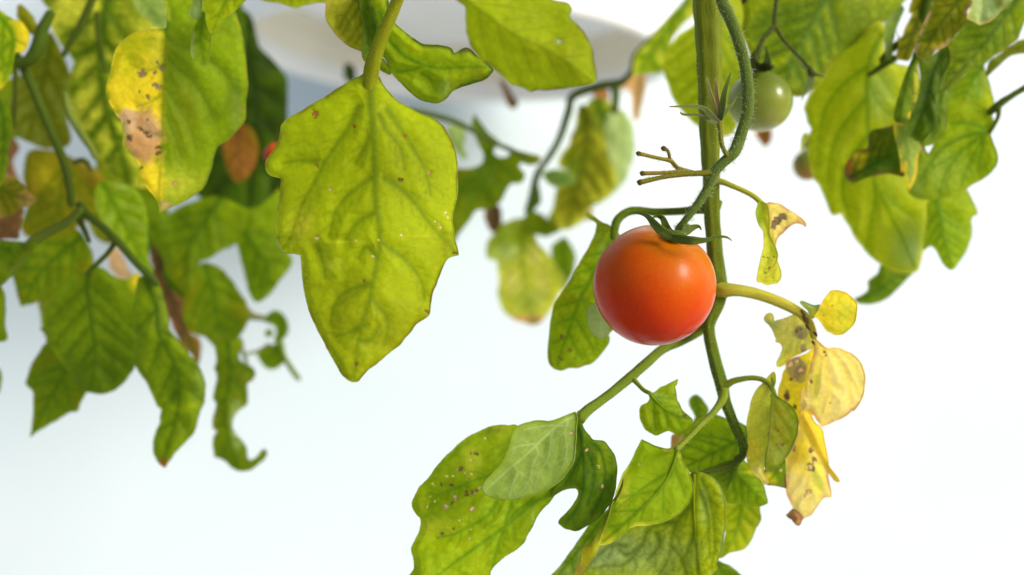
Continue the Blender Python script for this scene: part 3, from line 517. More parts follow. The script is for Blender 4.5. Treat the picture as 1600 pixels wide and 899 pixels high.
# the yellow, dying leaf on the right
leaf(vine, 'L 690,300 698,282 712,262 735,222 760,180 788,146 800,138 830,137 860,143 882,150 908,170 932,190 948,212 955,235 950,280 944,322 930,350 912,370 890,390 870,404 845,411 822,412 795,400 770,388 750,365 730,335 712,312', 226, 'yellow', mid='L 695,290 770,260 850,250 935,240', vcol='greenyel', vs_=.5, g=(1, 0), fold=3, hi='greenyel', nv=3, spots=SP('L', '800,232,5 745,295,4', 'brown'), label='small rounded yellow leaflet', patches=[('L', 880, 280, 60, 90, 'greenyel', .9, .6)], rimr=.15, res=1.8)
leaf(vine, 'L 600,210 612,202 640,212 672,226 700,230 722,226 712,250 700,275 690,300 680,312 662,290 648,262 625,240', 227, 'pale', g=(0, 0), hi='palest', net=.3, res=1.8, patches=[('L', 690, 280, 25, 35, 'greenyel', .7, 1.)])
leaf(vine, 'L 585,282 540,296 500,312 465,322 436,330 432,300 422,284 405,280 388,290 377,310 384,330 402,346 418,365 430,385 442,415 455,440 450,456 470,460 486,476 490,500 482,525 474,548 458,580 456,600 466,612 490,606 505,585 515,572 560,548 620,520 690,480 700,430 680,380 640,320', 235, 'greenyel', mid='L 650,340 600,400 540,470 470,590', vcol='pale', vs_=.4, g=(1, 1), fold=-2, hi='cream', nv=3, patches=[('L', 530, 420, 130, 120, 'cream', .9, .35), ('L', 430, 350, 50, 30, 'pale', .8, .6), ('L', 610, 560, 80, 45, 'yellow', .6, .9), ('L', 600, 400, 52, 40, 'greybrown', .25, .95), ('L', 620, 495, 18, 26, 'greybrown', .3, .9)], spots=SP('L', '515,383,4 487,420,4 518,520,5 575,395,12 603,380,9', 'brown'), label='torn yellow green upper flap of the dying leaf', rimr=.15, quilt=.5, res=1.7)
leaf(vine, 'L 506,580 540,568 600,545 655,520 700,470 720,500 720,600 700,700 690,800 680,900 640,960 600,960 565,900 540,878 510,850 480,815 462,792 468,740 485,700 496,650 512,620', 239, 'yellow', mid='L 690,440 670,520 655,640 630,760 610,900', vcol='greenyel', vs_=.5, g=(1, 0), fold=3, hi='yellow', nv=3, patches=[('L', 585, 610, 62, 55, 'greybrown', .3, .9), ('L', 590, 660, 50, 55, 'greybrown', .3, .85), ('L', 515, 790, 18, 40, 'greybrown', .4, .8)], spots=SP('L', '540,600,24 585,577,18 605,635,18 560,695,18 638,465,5', 'beige') + SP('L', '515,800,20 565,863,17 545,690,14 520,770,10', 'brown') + SP('M', '605,137,18 560,70,16', 'brown'), label='yellow middle of the dying leaf with brown dead patches', res=1.7)
leaf(vine, 'L 690,440 720,462 745,482 775,497 810,495 845,499 880,512 920,530 950,555 980,590 995,630 1006,682 1002,730 998,770 985,810 962,850 945,875 930,890 M 945,150 915,180 880,200 840,216 800,235 766,249! 745,220 725,190 700,160 680,162 650,180 640,140 645,80 655,20 L 640,800 650,700 670,600 690,520', 233, 'cream', mid='L 745,500 758,580 770,680 782,780 790,850 M 780,200 766,245', vcol='yellow', vs_=.55, g=(1, 2), fold=2, hi='cream', nv=3, veins=['L 785,510 840,580 885,660 905,740 915,840', 'L 870,520 930,600 970,700 985,790', 'L 770,690 800,740 850,760', 'L 890,690 940,740 960,800', 'L 735,560 700,660 680,780', 'L 775,780 740,830 730,900'], patches=[('L', 700, 700, 34, 190, 'greenyel', .9, .6), ('L', 690, 520, 20, 60, 'yellow', .7, .8)], spots=SP('L', '752,523,15 762,538,9 670,710,13 785,840,6', 'brown'), label='broad pale yellow lobe of the dying leaf, veins showing', edgecol='tan', rimr=.16, quilt=.6, res=1.7, net=.35)
leaf(vine, 'M 660,170 640,200 625,240 610,300 600,350 578,385 555,420 548,460 548,505 552,540 556,580 558,640 572,675 590,715 603,742 620,765 650,790 675,778 700,768 720,740 740,712 770,672 792,662 812,664 820,655! 818,625 808,580 800,540 795,500 790,470 770,430 740,390 710,350 690,290 670,230', 235, 'cream', mid='M 650,200 650,300 670,420 690,520 690,640 660,760', vcol='yellow', vs_=.5, g=(1, 1), fold=3, hi='cream', nv=3, patches=[('M', 640, 400, 80, 100, 'yellow', .8, .9), ('M', 620, 430, 60, 50, 'rust', .9, .35), ('M', 750, 560, 45, 100, 'greenyel', .8, .7), ('M', 780, 660, 30, 14, 'tan', .8, .6)], spots=SP('M', '598,378,20 702,386,16 720,442,14', 'greybrown') + SP('M', '700,486,28 715,505,12', 'greybrown') + SP('M', '702,484,15', 'cream') + SP('M', '672,644,24 685,635,18', 'beige'), label='lowest yellow tip of the dying leaf', edgecol='tan', quilt=.6, res=1.7, net=.4)
leaf(vine, 'M 645,165 665,158 690,172 705,195 725,230 750,248 768,275 775,310 783,345 790,390 798,440 806,480 825,505 845,530 860,552 870,572! 852,574 835,560 812,530 790,498 765,455 730,400 700,350 672,300 652,270 640,220', 231, 'yellow', mid='M 660,190 720,300 780,430 860,565', vcol='tan', vs_=.3, g=(1, 1), fold=9, veins=None, hi='cream', label='rolled yellow lobe edge ending in a point', rimr=.16, res=1.6, net=.3)
leaf(vine, 'M 556,768! 574,752 598,735 628,748 654,778 650,800 640,822 626,829 612,820 590,796 570,784', 234.6, 'brown', hi='tan', wave=1.2, patches=[('M', 630, 810, 20, 16, 'tan', .6, .8)], label='shrivelled brown leaf tip', res=1.6, net=.3)
leaf(vine, 'M 480,-70 495,-40 492,0 480,40 475,90 468,160 466,230 460,300 452,380 442,430 430,480 425,515 440,545 450,575 430,588 415,570 395,548 370,528 345,490 330,452 327,410 335,370 330,330 330,280 325,240 330,200 345,140 352,95 370,55 395,20 430,-15', 229, 'greenyel', mid='M 480,-20 470,100 462,250 445,400 430,500', vcol='pale', vs_=.3, g=(-1, 2), hi='cream', himix=.7, nv=4, patches=[('M', 380, 120, 40, 160, 'greenyel', .9, .7), ('M', 360, 400, 40, 90, 'yellow', .8, .6), ('M', 440, 430, 9, 40, 'brown', .8, .6)], spots=SP('M', '468,70,7 452,292,7', 'greybrown'), label='yellowing half of the folded leaf beside the dying one', res=1.7)
leaf(vine, 'M 470,-40 485,0 478,30 495,65 520,85 548,102 580,125 605,158 620,190 626,225 622,265 618,302 600,345 580,388 560,420 532,452 500,485 470,500 440,512 436,480 445,400 458,300 466,230 468,150 472,60', 226, 'olive', mid='M 478,20 472,120 466,230 452,350 440,480', vcol='pale', vs_=.35, g=(3, 0), hi='bright', nv=4, patches=[('M', 520, 430, 60, 70, 'pale', .9, .4), ('M', 600, 250, 30, 110, 'mid', .9, .6)], spots=SP('M', '497,355,12 532,356,12 505,276,8', 'brown'), label='olive green half of the folded leaf beside the dying one', edgecol='mid', rimr=.15, res=1.7)
leaf(vine, 'M 430,505 470,498 510,478 545,440 552,480 553,540 556,590 556,612! 530,604 500,596 470,594 440,588 418,572 410,550', 231, 'bright', mid='M 540,450 500,520 550,600', g=(0, 0), hi='olive', nv=3, patches=[('M', 440, 560, 40, 40, 'yellow', .8, .7)], spots=SP('M', '528,507,8', 'beige'), edgecol='brown', res=1.8)

# ------------------------------------------------------------------ ripe tomato
def fruit(root, px_, py_, d, r_px, axis, m, squash=.97, name='fruit_body', lump=.018, dimple=.10):
    c = P(px_, py_, d); r = r_px / FP * d / 1000; ax = V(axis).normalized(); rot = ax.to_track_quat('Z', 'Y'); vv, ff = [], []; U, W = 72, 48
    rs = random.Random(int(px_))
    ph = rs.uniform(0, 6)
    for j in range(W + 1):
        th = math.pi * j / W
        for i in range(U):
            a = 6.28318 * i / U; k = 1 + lump * math.sin(2 * a + ph) * math.sin(th) + lump * .6 * math.sin(5 * a + ph) * math.sin(th) * (1 - j / W)
            k -= dimple * math.exp(-(th / .34) ** 2); v = V((math.sin(th) * math.cos(a), math.sin(th) * math.sin(a), math.cos(th) * squash)) * r * k; vv.append(v)
    for j in range(W):
        for i in range(U): ff.append((j * U + i, (j + 1) * U + i, (j + 1) * U + (i + 1) % U, j * U + (i + 1) % U))
    me = mesh(name, vv, ff); bm = bmesh.new(); bm.from_mesh(me); bmesh.ops.remove_doubles(bm, verts=bm.verts, dist=1e-6); bmesh.ops.recalc_face_normals(bm, faces=bm.faces); bm.to_mesh(me); bm.free()
    o = bpy.data.objects.new(name, me); C.objects.link(o); me.materials.append(m); o.parent = root; o.rotation_mode = 'QUATERNION'; o.rotation_quaternion = rot; o.location = c - root.location
    return o
def fruit_mat(name, stops, rough=.3, rmm=.0138, noise=.26, sss=.12, coat=.25, spec=.14):
    m, nt, b, out = mat(name); L = nt.links.new
    tc = N(nt, 'ShaderNodeTexCoord'); sx = N(nt, 'ShaderNodeSeparateXYZ'); L(tc.outputs['Object'], sx.inputs[0])
    n1 = N(nt, 'ShaderNodeTexNoise'); n1.inputs['Scale'].default_value = 90; n1.inputs['Detail'].default_value = 5; n1.inputs['Roughness'].default_value = .6; L(tc.outputs['Object'], n1.inputs['Vector'])
    mr = N(nt, 'ShaderNodeMapRange'); mr.inputs['From Min'].default_value = -rmm; mr.inputs['From Max'].default_value = rmm; L(sx.outputs['Z'], mr.inputs['Value'])
    s = N(nt, 'ShaderNodeMath', operation='SUBTRACT'); L(n1.outputs['Fac'], s.inputs[0]); s.inputs[1].default_value = .5
    a = N(nt, 'ShaderNodeMath', operation='MULTIPLY_ADD'); L(s.outputs[0], a.inputs[0]); a.inputs[1].default_value = noise * 2; L(mr.outputs[0], a.inputs[2])
    cr = N(nt, 'ShaderNodeValToRGB'); e = cr.color_ramp.elements; e[0].position = stops[0][0]; e[0].color = tuple(stops[0][1]) + (1,); e[1].position = stops[-1][0]; e[1].color = tuple(stops[-1][1]) + (1,)
    for p_, c_ in stops[1:-1]: q_ = e.new(p_); q_.color = tuple(c_) + (1,)
    L(a.outputs[0], cr.inputs[0])
    # fine pale freckles in the skin
    v = N(nt, 'ShaderNodeTexVoronoi'); v.inputs['Scale'].default_value = 900; L(tc.outputs['Object'], v.inputs['Vector'])
    fr = N(nt, 'ShaderNodeMapRange'); fr.inputs['From Max'].default_value = .35; fr.inputs['To Min'].default_value = 1.22; fr.inputs['To Max'].default_value = 1.0; L(v.outputs['Distance'], fr.inputs['Value'])
    sc_ = N(nt, 'ShaderNodeVectorMath', operation='SCALE'); L(cr.outputs[0], sc_.inputs[0]); L(fr.outputs[0], sc_.inputs['Scale']); L(sc_.outputs[0], b.inputs['Base Color'])
    b.inputs['Roughness'].default_value = rough; b.inputs['Specular IOR Level'].default_value = spec; b.inputs['Coat Weight'].default_value = coat; b.inputs['Coat Roughness'].default_value = .22
    b.inputs['Subsurface Weight'].default_value = sss; b.inputs['Subsurface Radius'].default_value = (.003, .001, .0004); b.inputs['Subsurface Scale'].default_value = 1
    n2 = N(nt, 'ShaderNodeTexNoise'); n2.inputs['Scale'].default_value = 700; n2.inputs['Detail'].default_value = 4; L(tc.outputs['Object'], n2.inputs['Vector'])
    bp = N(nt, 'ShaderNodeBump'); bp.inputs['Strength'].default_value = .12; bp.inputs['Distance'].default_value = .0002; L(n2.outputs['Fac'], bp.inputs['Height']); L(bp.outputs[0], b.inputs['Normal'])
    return m
RED = fruit_mat('ripe_tomato_skin', [(.0, (.44, .010, .0008)), (.40, (.47, .030, .0008)), (.70, (.45, .072, .001)), (.95, (.39, .120, .002))], sss=.0, rough=.25, coat=.0, spec=.11)
tom = thing('tomato', 'ripe orange red cherry tomato hanging in front of the thick green stem', 'tomato', tuple(P(1022, 445, 220)))
fruit(tom, 1022, 445.5, 220, 97, (.40, -.30, .86), RED, squash=.975)
cx0 = (1056, 368, 209)
cal = tube('calyx', [(1044, 362, 211, 5), (1052, 368, 210, 9), (1062, 370, 210, 9), (1072, 372, 211, 4)], (.10, .16, .04), tom, n=5, sides=12, hair=4, hairlen=4)
CS = (.068, .100, .012)
for p_, w_ in (([(1050, 370, 208), (1034, 361, 208), (1022, 349, 209), (1014, 340, 211), (1004, 334, 214), (984, 331, 217)], [14, 15, 12, 8, 6, 1.5]),
               ([(1050, 366, 212), (1041, 354, 213), (1036, 342, 214), (1029, 338, 215), (1022, 339, 215), (1018, 343, 215)], [11, 12, 9, 6, 4, 1.5]),
               ([(1062, 368, 212), (1073, 360, 214), (1084, 355, 215), (1092, 354, 215), (1096, 360, 214)], [11, 14, 9, 5, 1.5]),
               ([(1050, 371, 207), (1066, 374, 206), (1082, 375.5, 205), (1098, 375.5, 205), (1112, 373, 205), (1124, 370, 205), (1136, 371, 205), (1144, 377, 205)], [12, 15, 14, 9, 6, 4.5, 3.5, 1]),
               ([(1058, 366, 214), (1062, 356, 218), (1068, 352, 222), (1078, 352, 225)], [10, 12, 8, 1.5])):
    s_ = sepal(cal, p_, CS, w_)

# ------------------------------------------------------------------ green tomato behind the truss
GRN = fruit_mat('green_tomato_skin', [(.0, (.30, .31, .07)), (.45, (.17, .21, .018)), (1., (.075, .115, .003))], rmm=.009, rough=.2, coat=.35)
gt = thing('tomato', 'unripe green tomato half hidden behind the hairy truss beside the stem', 'tomato', tuple(P(1188, 158, 262)))
fruit(gt, 1188, 158, 262, 49, (.05, -.1, 1), GRN)
gc = tube('calyx', tp('1196,100 1188,108 1180,110', 259, [4, 9, 7]), (.05, .07, .02), gt)
for p_, w_ in (([(1184, 108, 258), (1178, 100, 255), (1176, 90, 254), (1180, 78, 253)], [12, 16, 10, 2]), ([(1190, 108, 256), (1198, 100, 254), (1199, 90, 254), (1197, 72, 254)], [12, 14, 8, 2]), ([(1194, 108, 256), (1204, 106, 253), (1209, 102, 253)], [8, 8, 3]), ([(1180, 108, 257), (1174, 106, 254), (1174, 98, 252)], [9, 10, 2])): sepal(gc, p_, (.028, .040, .006), w_)

# ================================================================== leaf behind the stem, upper right leaf with its truss
bs = thing('tomato_shoot', 'blurred yellow green leaf hanging behind the top of the thick stem', 'tomato plant', tuple(P(1085, -30, 300)))
leaf(bs, 'H 560,-60 520,60 470,140 430,170 380,200 340,250 305,300 290,350 286,400 300,460 320,520 345,580 390,645 430,690 480,735 540,775 620,800 690,785 730,700 760,600 770,450 760,250 790,100 780,-60', 300, 'lime', mid='H 640,-40 620,150 590,350 560,560 570,780', g=(3, 0), hi='greenyel', nv=6, fold=6, res=3, net=.8, label='', rim=False)
ur = thing('tomato_shoot', 'large mottled leaf right of the stem top, thin bare forked stalks in front', 'tomato plant', tuple(P(1290, -30, 272)))
leaf(ur, '1150,-25 1158,0 1162,25 1160,45 1168,75 1180,105 1210,135 1240,150 1262,146 1285,120 1300,96 1330,72 1352,58 1368,44 1385,32 1398,20 1410,5 1420,-25', 275, 'mid', mid='1300,-25 1270,30 1240,90 1225,140', g=(2, -2), hi='lime', himix=1., nv=5, fold=5, res=2.2, net=1.7, edgecol='olive', vs_=1.0, vw=1.6, vcol='dark', patches=[('p', 1200, 20, 40, 40, 'dark', 1., .4), ('p', 1330, 30, 50, 24, 'dark', 1., .4)], label='large mottled green leaf', quilt=.7)
tt = tube('bare_fruit_stalk', tp('1214,-30 1213,0 1211,20 1210,40', 262, [4, 3.6, 3.4, 4]), DS * 1 if False else (.07, .09, .03), ur, hair=1, hairlen=4, sides=8)
tube('bare_fruit_stalk', tp('1210,40 1202,50 1192,62 1186,76 1180,96', [262, 258], [3.6, 3.6, 3.8, 4.5, 6]), (.07, .09, .03), ur, sides=8, hair=1, hairlen=4)
tube('bare_fruit_stalk', tp('1211,42 1224,62 1243,83 1256,97 1264,108', [262, 260], [3.4, 3, 2.8, 2.8, 3.6]), (.08, .10, .03), ur, sides=8, hair=1, hairlen=4)
tube('bare_fruit_stalk', tp('1228,70 1218,80 1206,90', [261, 258], [1.6, 1.4, 1.2]), (.10, .13, .04), ur, sides=6)
sc_ = tube('calyx', tp('1262,104 1267,112 1268,122', 259, [4, 6, 4]), (.08, .11, .04), ur, sides=8)
for p_, w_ in (([(1266, 114, 259), (1276, 117, 258), (1290, 121, 257)], [9, 5, 1]), ([(1267, 118, 259), (1262, 134, 257), (1252, 158, 256)], [7, 5, 1.2]), ([(1266, 110, 259), (1254, 104, 258), (1240, 84, 257)], [6, 4, 1]), ([(1268, 118, 259), (1268, 128, 258), (1266, 138, 258)], [7, 6, 1.5])): sepal(sc_, p_, (.07, .10, .04), w_)
tube('bare_fruit_stalk', tp('1166,-8 1164,0 1160,4', 255, [4, 4, 3]), (.05, .04, .03), ur, sides=6)

# ------------------------------------------------------------------ cluster at the right edge
rc = thing('tomato_shoot', 'dense cluster of hanging leaves filling the right edge, one curled back with a brown tip', 'tomato plant', tuple(P(1480, -40, 262)))
leaf(rc, 'I 480,150 440,110 380,150 300,210 240,250 200,300 160,390 120,440 80,500 58,560 66,600 75,640 92,668 84,700 70,730 52,770 40,800 J 100,40 128,30 125,95 132,140 150,225 178,265 195,300 215,350 236,402 258,408 282,402 300,430 322,462 350,518 385,560 420,602 470,640 520,668 560,680 600,680 636,672 650,640 660,600 675,540 690,440 700,340 660,200 620,60 I 640,340 600,345 540,335 490,300 470,240', 282, 'lime', mid='I 460,180 400,300 385,420 388,600 390,720 J 440,240 500,380 570,520 630,660', g=(1, 2), hi='greenyel', himix=.25, fold=5, res=2.6, veins=['I 380,350 280,420 180,540 140,680 120,860', 'I 388,500 300,600 230,700 190,820 180,960', 'I 400,330 470,420 520,500', 'I 390,420 430,520 500,600', 'J 440,240 440,340 420,460 400,560', 'J 470,300 540,360 620,420', 'J 300,200 290,320 330,430', 'I 390,700 300,820 280,960'], patches=[('I', 450, 470, 60, 120, 'pale', .9, .75), ('J', 600, 560, 75, 95, 'pale', .8, .75), ('J', 620, 590, 30, 60, 'palest', .9, .4), ('I', 350, 280, 110, 60, 'lime', .9, .8), ('J', 520, 300, 60, 90, 'mid', .9, .5)], label='broad yellow green lobed leaf', net=.7, edgecol='greenyel', quilt=.6)
leaf(rc, 'J 470,640 455,680 430,700 410,720 412,745 405,765 375,785 344,800! 360,818 395,826 432,824 470,812 502,794 535,765 562,738 590,708 618,680 600,670 560,668 510,650', 292, 'mid', mid='J 350,804 430,780 520,720 600,676', g=(2, -2), hi='bright', fold=6, nv=5, res=2.6, patches=[('J', 500, 770, 110, 34, 'dark', .9, .6)])
leaf(rc, 'J 690,350 740,325 800,318 850,292 872,292 885,318 905,355 918,385 920,403 900,412 890,435 893,470 892,505 880,540 866,580 840,618 818,650 798,665 775,652 752,620 735,585 720,562 705,553 688,556 668,570 672,500 684,430', 276, 'bright', mid='J 730,340 750,440 770,540 800,650', g=(1, 1), hi='lime', fold=5, nv=5, res=2.6, quilt=.6)
leaf(rc, 'I 770,640 765,600 785,560 830,535 880,525 930,535 980,556 1015,582 1036,615 1038,650 1022,680 1024,705 1040,750 1056,790 1062,830 1050,870 J 1002,185 975,215 942,240 905,262 880,276 850,296 810,318 760,332 700,336 650,332 615,318 598,292 605,250 620,190 650,60 I 700,800 740,720', 262, 'bright', mid='I 1020,690 930,700 850,725 780,770 720,840 680,900', g=(-2, 0), hi='lime', fold=5, nv=5, res=2.2, veins=['J 960,20 870,90 780,150 700,190 640,260', 'J 960,30 900,130 860,220 840,290', 'J 950,15 940,100 920,200', 'I 990,670 900,640 820,640', 'J 850,100 780,200 740,300'], patches=[('J', 720, 200, 110, 90, 'pale', 1., .45), ('J', 640, 260, 40, 70, 'pale', .8, .5)], spots=SP('J', '660,100,12 665,85,8', 'tan'), label='smooth heart shaped leaf at the right', edgecol='lime', rimr=.15)
leaf(rc, 'I 575,640 540,640 522,660 530,720 545,780 558,850 565,899 J 585,160 578,200 590,250 604,292! 625,250 638,200 642,140 660,80 690,30 I 740,700 760,660 740,600 700,560 640,560 600,600', 258, 'pale', g=(2, 0), mid='I 560,660 600,780 610,900', vcol='bright', vs_=.3, hi='greenyel', himix=.7, nv=3, fold=5, res=2.2, patches=[('I', 700, 620, 70, 90, 'mid', .8, .8), ('I', 640, 700, 40, 70, 'mid', .9, .5)], edgecol='yellow', label='pale folded leaf edge', spots=SP('I', '572,760,7 590,840,6', 'tan'))
leaf(rc, 'I 640,290 700,300 750,268 780,240 810,260 805,330 770,400 745,450 740,520 752,580 765,635! 740,660 700,705 660,735 620,720 575,670 600,600 630,540 655,470 660,400 650,330', 256, 'dark', mid='I 760,290 700,450 660,600 620,700', g=(-1, 0), hi='mid', fold=-4, nv=3, res=2.2, patches=[('I', 745, 450, 16, 170, 'pale', .8, .8), ('I', 680, 340, 50, 60, 'mid', .8, .7), ('I', 700, 480, 30, 120, 'deep', .9, .5)])
leaf(rc, 'I 780,245 850,238 885,300 870,400 830,470 800,520 800,600 790,680 750,730 690,760 650,720 690,600 715,450 745,330', 260, 'mid', mid='I 830,260 780,450 720,720', g=(1, 0), hi='bright', nv=3, res=2.4, patches=[('I', 790, 420, 22, 150, 'pale', .8, .7)])
leaf(rc, 'J 545,-10 490,0 430,12 412,40 410,90 370,104 345,115 325,140 305,170 298,205 305,232 325,250 345,256 385,240 430,226 475,216 520,214 575,228 572,180 560,110 550,40', 266, 'dark', mid='J 320,235 400,190 480,150 560,110', g=(0, 1), hi='mid', fold=6, nv=4, res=2.2, patches=[('J', 350, 125, 50, 16, 'yellow', .8, .9), ('J', 320, 190, 24, 60, 'rust', .8, .9), ('J', 318, 235, 24, 22, 'brown', .7, .9), ('J', 430, 118, 70, 9, 'olive', .8, .8), ('J', 480, 60, 50, 40, 'olive', .8, .7), ('J', 370, 160, 30, 40, 'yellow', .9, .5)], edgecol='brown', label='dark leaf curling back to a brown tip')
leaf(rc, 'I 745,-30 730,20 710,60 690,100 672,130 662,160 650,200 640,235 634,262 640,292 665,303 695,300 720,282 742,262 770,250 795,238 812,215 840,180 862,155 882,130 905,105 900,60 930,20 970,-30', 246, 'olive', mid='I 880,-20 800,80 740,170 680,280', g=(-2, 1), hi='olive', fold=5, nv=4, res=2.0, patches=[('S', 390, 340, 70, 70, 'dark', .9, .5), ('S', 440, 385, 90, 22, 'yellow', .9, .35), ('S', 590, 80, 60, 60, 'greenyel', 1., .45), ('S', 330, 150, 30, 160, 'pale', .9, .35)], edgecol='beige', label='long olive leaf with a pinkish worn edge', net=1.3, rimr=.16)
leaf(rc, 'I 634,262 612,320 590,370 572,420 552,480 535,540 522,590 518,612 530,632 555,640 580,642 600,620 612,580 628,550 645,500 655,450 652,400 645,350 648,310 640,290', 250, 'mid', mid='I 630,290 600,400 570,520 555,625', g=(-2, 1), hi='olive', fold=5, nv=3, res=2.0, patches=[('I', 640, 430, 14, 120, 'greenyel', .7, .9), ('I', 560, 625, 40, 16, 'deep', .7, .6), ('I', 605, 600, 10, 20, 'yellow', .7, .9)], spots=SP('I', '616,436,9 620,490,8 622,542,10 628,515,7', 'brown'), label='narrow rolled leaf with a yellow, brown speckled edge')
leaf(rc, 'S 700,180 740,80 800,-40 1260,-40 1260,100 1199,190 1180,240 1160,290 1145,330 1110,360 1070,392 1040,425 990,450 940,480 905,510 860,518 820,540 760,585 700,622 640,670 600,708 560,742 520,775 490,800 480,780 500,700 530,620 560,560 580,500 560,440 520,420 540,380 600,320 650,260', 256, 'mid', mid='S 1160,-30 1020,160 860,380 700,560 520,770', g=(2, 1), hi='bright', himix=.8, fold=5, nv=6, res=2.1, vcol='dark', patches=[('S', 540, 500, 60, 40, 'olive', .9, .8), ('S', 620, 420, 90, 130, 'bright', .9, .6), ('S', 500, 640, 24, 130, 'pale', .8, .9), ('S', 800, 460, 60, 50, 'lime', 1, .5), ('S', 1050, 220, 40, 50, 'lime', 1, .5), ('S', 1130, 160, 30, 60, 'lime', 1, .6)], label='big dark green leaf running to the upper right corner', net=1.3, quilt=.7, edgecol='olive')
leaf(rc, 'S 1260,310 1199,335 1150,350 1110,375 1060,410 1030,440 980,470 940,500 910,520 890,560 882,610 882,652! 930,610 985,560 1030,515 1080,480 1140,462 1199,455 1260,450', 262, 'olive', mid='S 1260,380 1120,420 1000,500 900,620', g=(0, 0), hi='mid', veins=None, fold=6, res=2.4, patches=[('S', 960, 500, 70, 30, 'pale', .9, .5)])
leaf(rc, 'I 1060,270 1010,320 990,340 1000,380 1016,430 1030,480 1042,530 1040,570 1010,590 940,560 860,555 790,560 760,560 770,500 790,460 860,410 930,350', 272, 'bright', mid='I 1010,320 930,420 880,540', g=(0, 1), hi='lime', himix=.9, fold=4, nv=4, res=2.6, patches=[('S', 830, 680, 60, 110, 'pale', .9, .6)])
leaf(rc, 'S 770,-30 765,20 742,75 720,130 711,152 735,172 765,182 795,200 822,216 862,202 905,184 940,160 975,130 1010,90 1040,65 1070,25 1095,-30', 244, 'palest', mid='S 850,-20 845,90 825,205', vcol='bright', vs_=.4, g=(0, -2), hi='pale', himix=.7, fold=-6, nv=2, res=2.0, veins=['S 900,40 930,110 960,140'], patches=[('S', 1000, 20, 60, 50, 'olive', .9, .7), ('S', 900, 180, 60, 24, 'olive', .9, .5)], label='pale turned leaf underside at the top edge', edgecol='cream', quilt=.7)
leaf(rc, 'I 640,-30 600,60 618,70 600,110 580,150 565,195 548,200 540,160 545,240 535,300 580,315 600,312 625,270 640,220 665,150 700,70 720,20 745,-30', 270, 'olive', mid='I 690,-20 640,120 580,300', g=(0, 0), hi='yellow', himix=.45, nv=4, res=2.4)
leaf(rc, 'I 560,30 535,50 505,70 480,110 476,180 478,240 482,300 508,308 512,250 530,170 552,100 575,50', 272, 'pale', mid='I 545,60 500,180 495,300', g=(0, 0), hi='olive', nv=2, res=2.6, vs_=.5)
tube('side_stem', tp('1455,-30 1450,0 1442,30 1425,52 1405,68 1390,80 1378,95', [268, 276], [9, 9, 8, 7, 6.5, 6, 6]), (.12, .2, .02), rc, sides=10)
tube('side_stem', tp('1620,126 1600,138 1582,149 1568,158 1556,168 1546,176', [256, 262], [5, 4.6, 4.6, 5.5, 6, 5.5]), (.15, .22, .04), rc, hair=1, hairlen=4, label='thin stalk coming in from the right edge')
tube('side_stem', tp('1560,168 1560,182 1553,196 1546,208', [260, 261], [4.5, 3.2, 3.2, 3]), (.14, .2, .08), rc)
tube('side_stem', tp('1399,90 1386,98 1372,108 1358,118', [276, 279], [6, 5.5, 4.5, 3]), (.13, .2, .02), rc)

# small tomato far behind on the right
OLV = fruit_mat('turning_tomato_skin', [(.0, (.42, .16, .04)), (.35, (.30, .20, .03)), (.6, (.18, .2, .02)), (1., (.12, .16, .02))], rmm=.006)
ot = thing('tomato', 'small blurred tomato turning from green to orange, half behind the right leaf', 'tomato', tuple(P(1262, 258, 330)))
fruit(ot, 1262, 258, 330, 23, (.1, 0, 1), OLV, squash=1.05)
tube('stalk', tp('1258,215 1260,226 1262,238', 330, [3, 3, 4]), 'dark', ot)

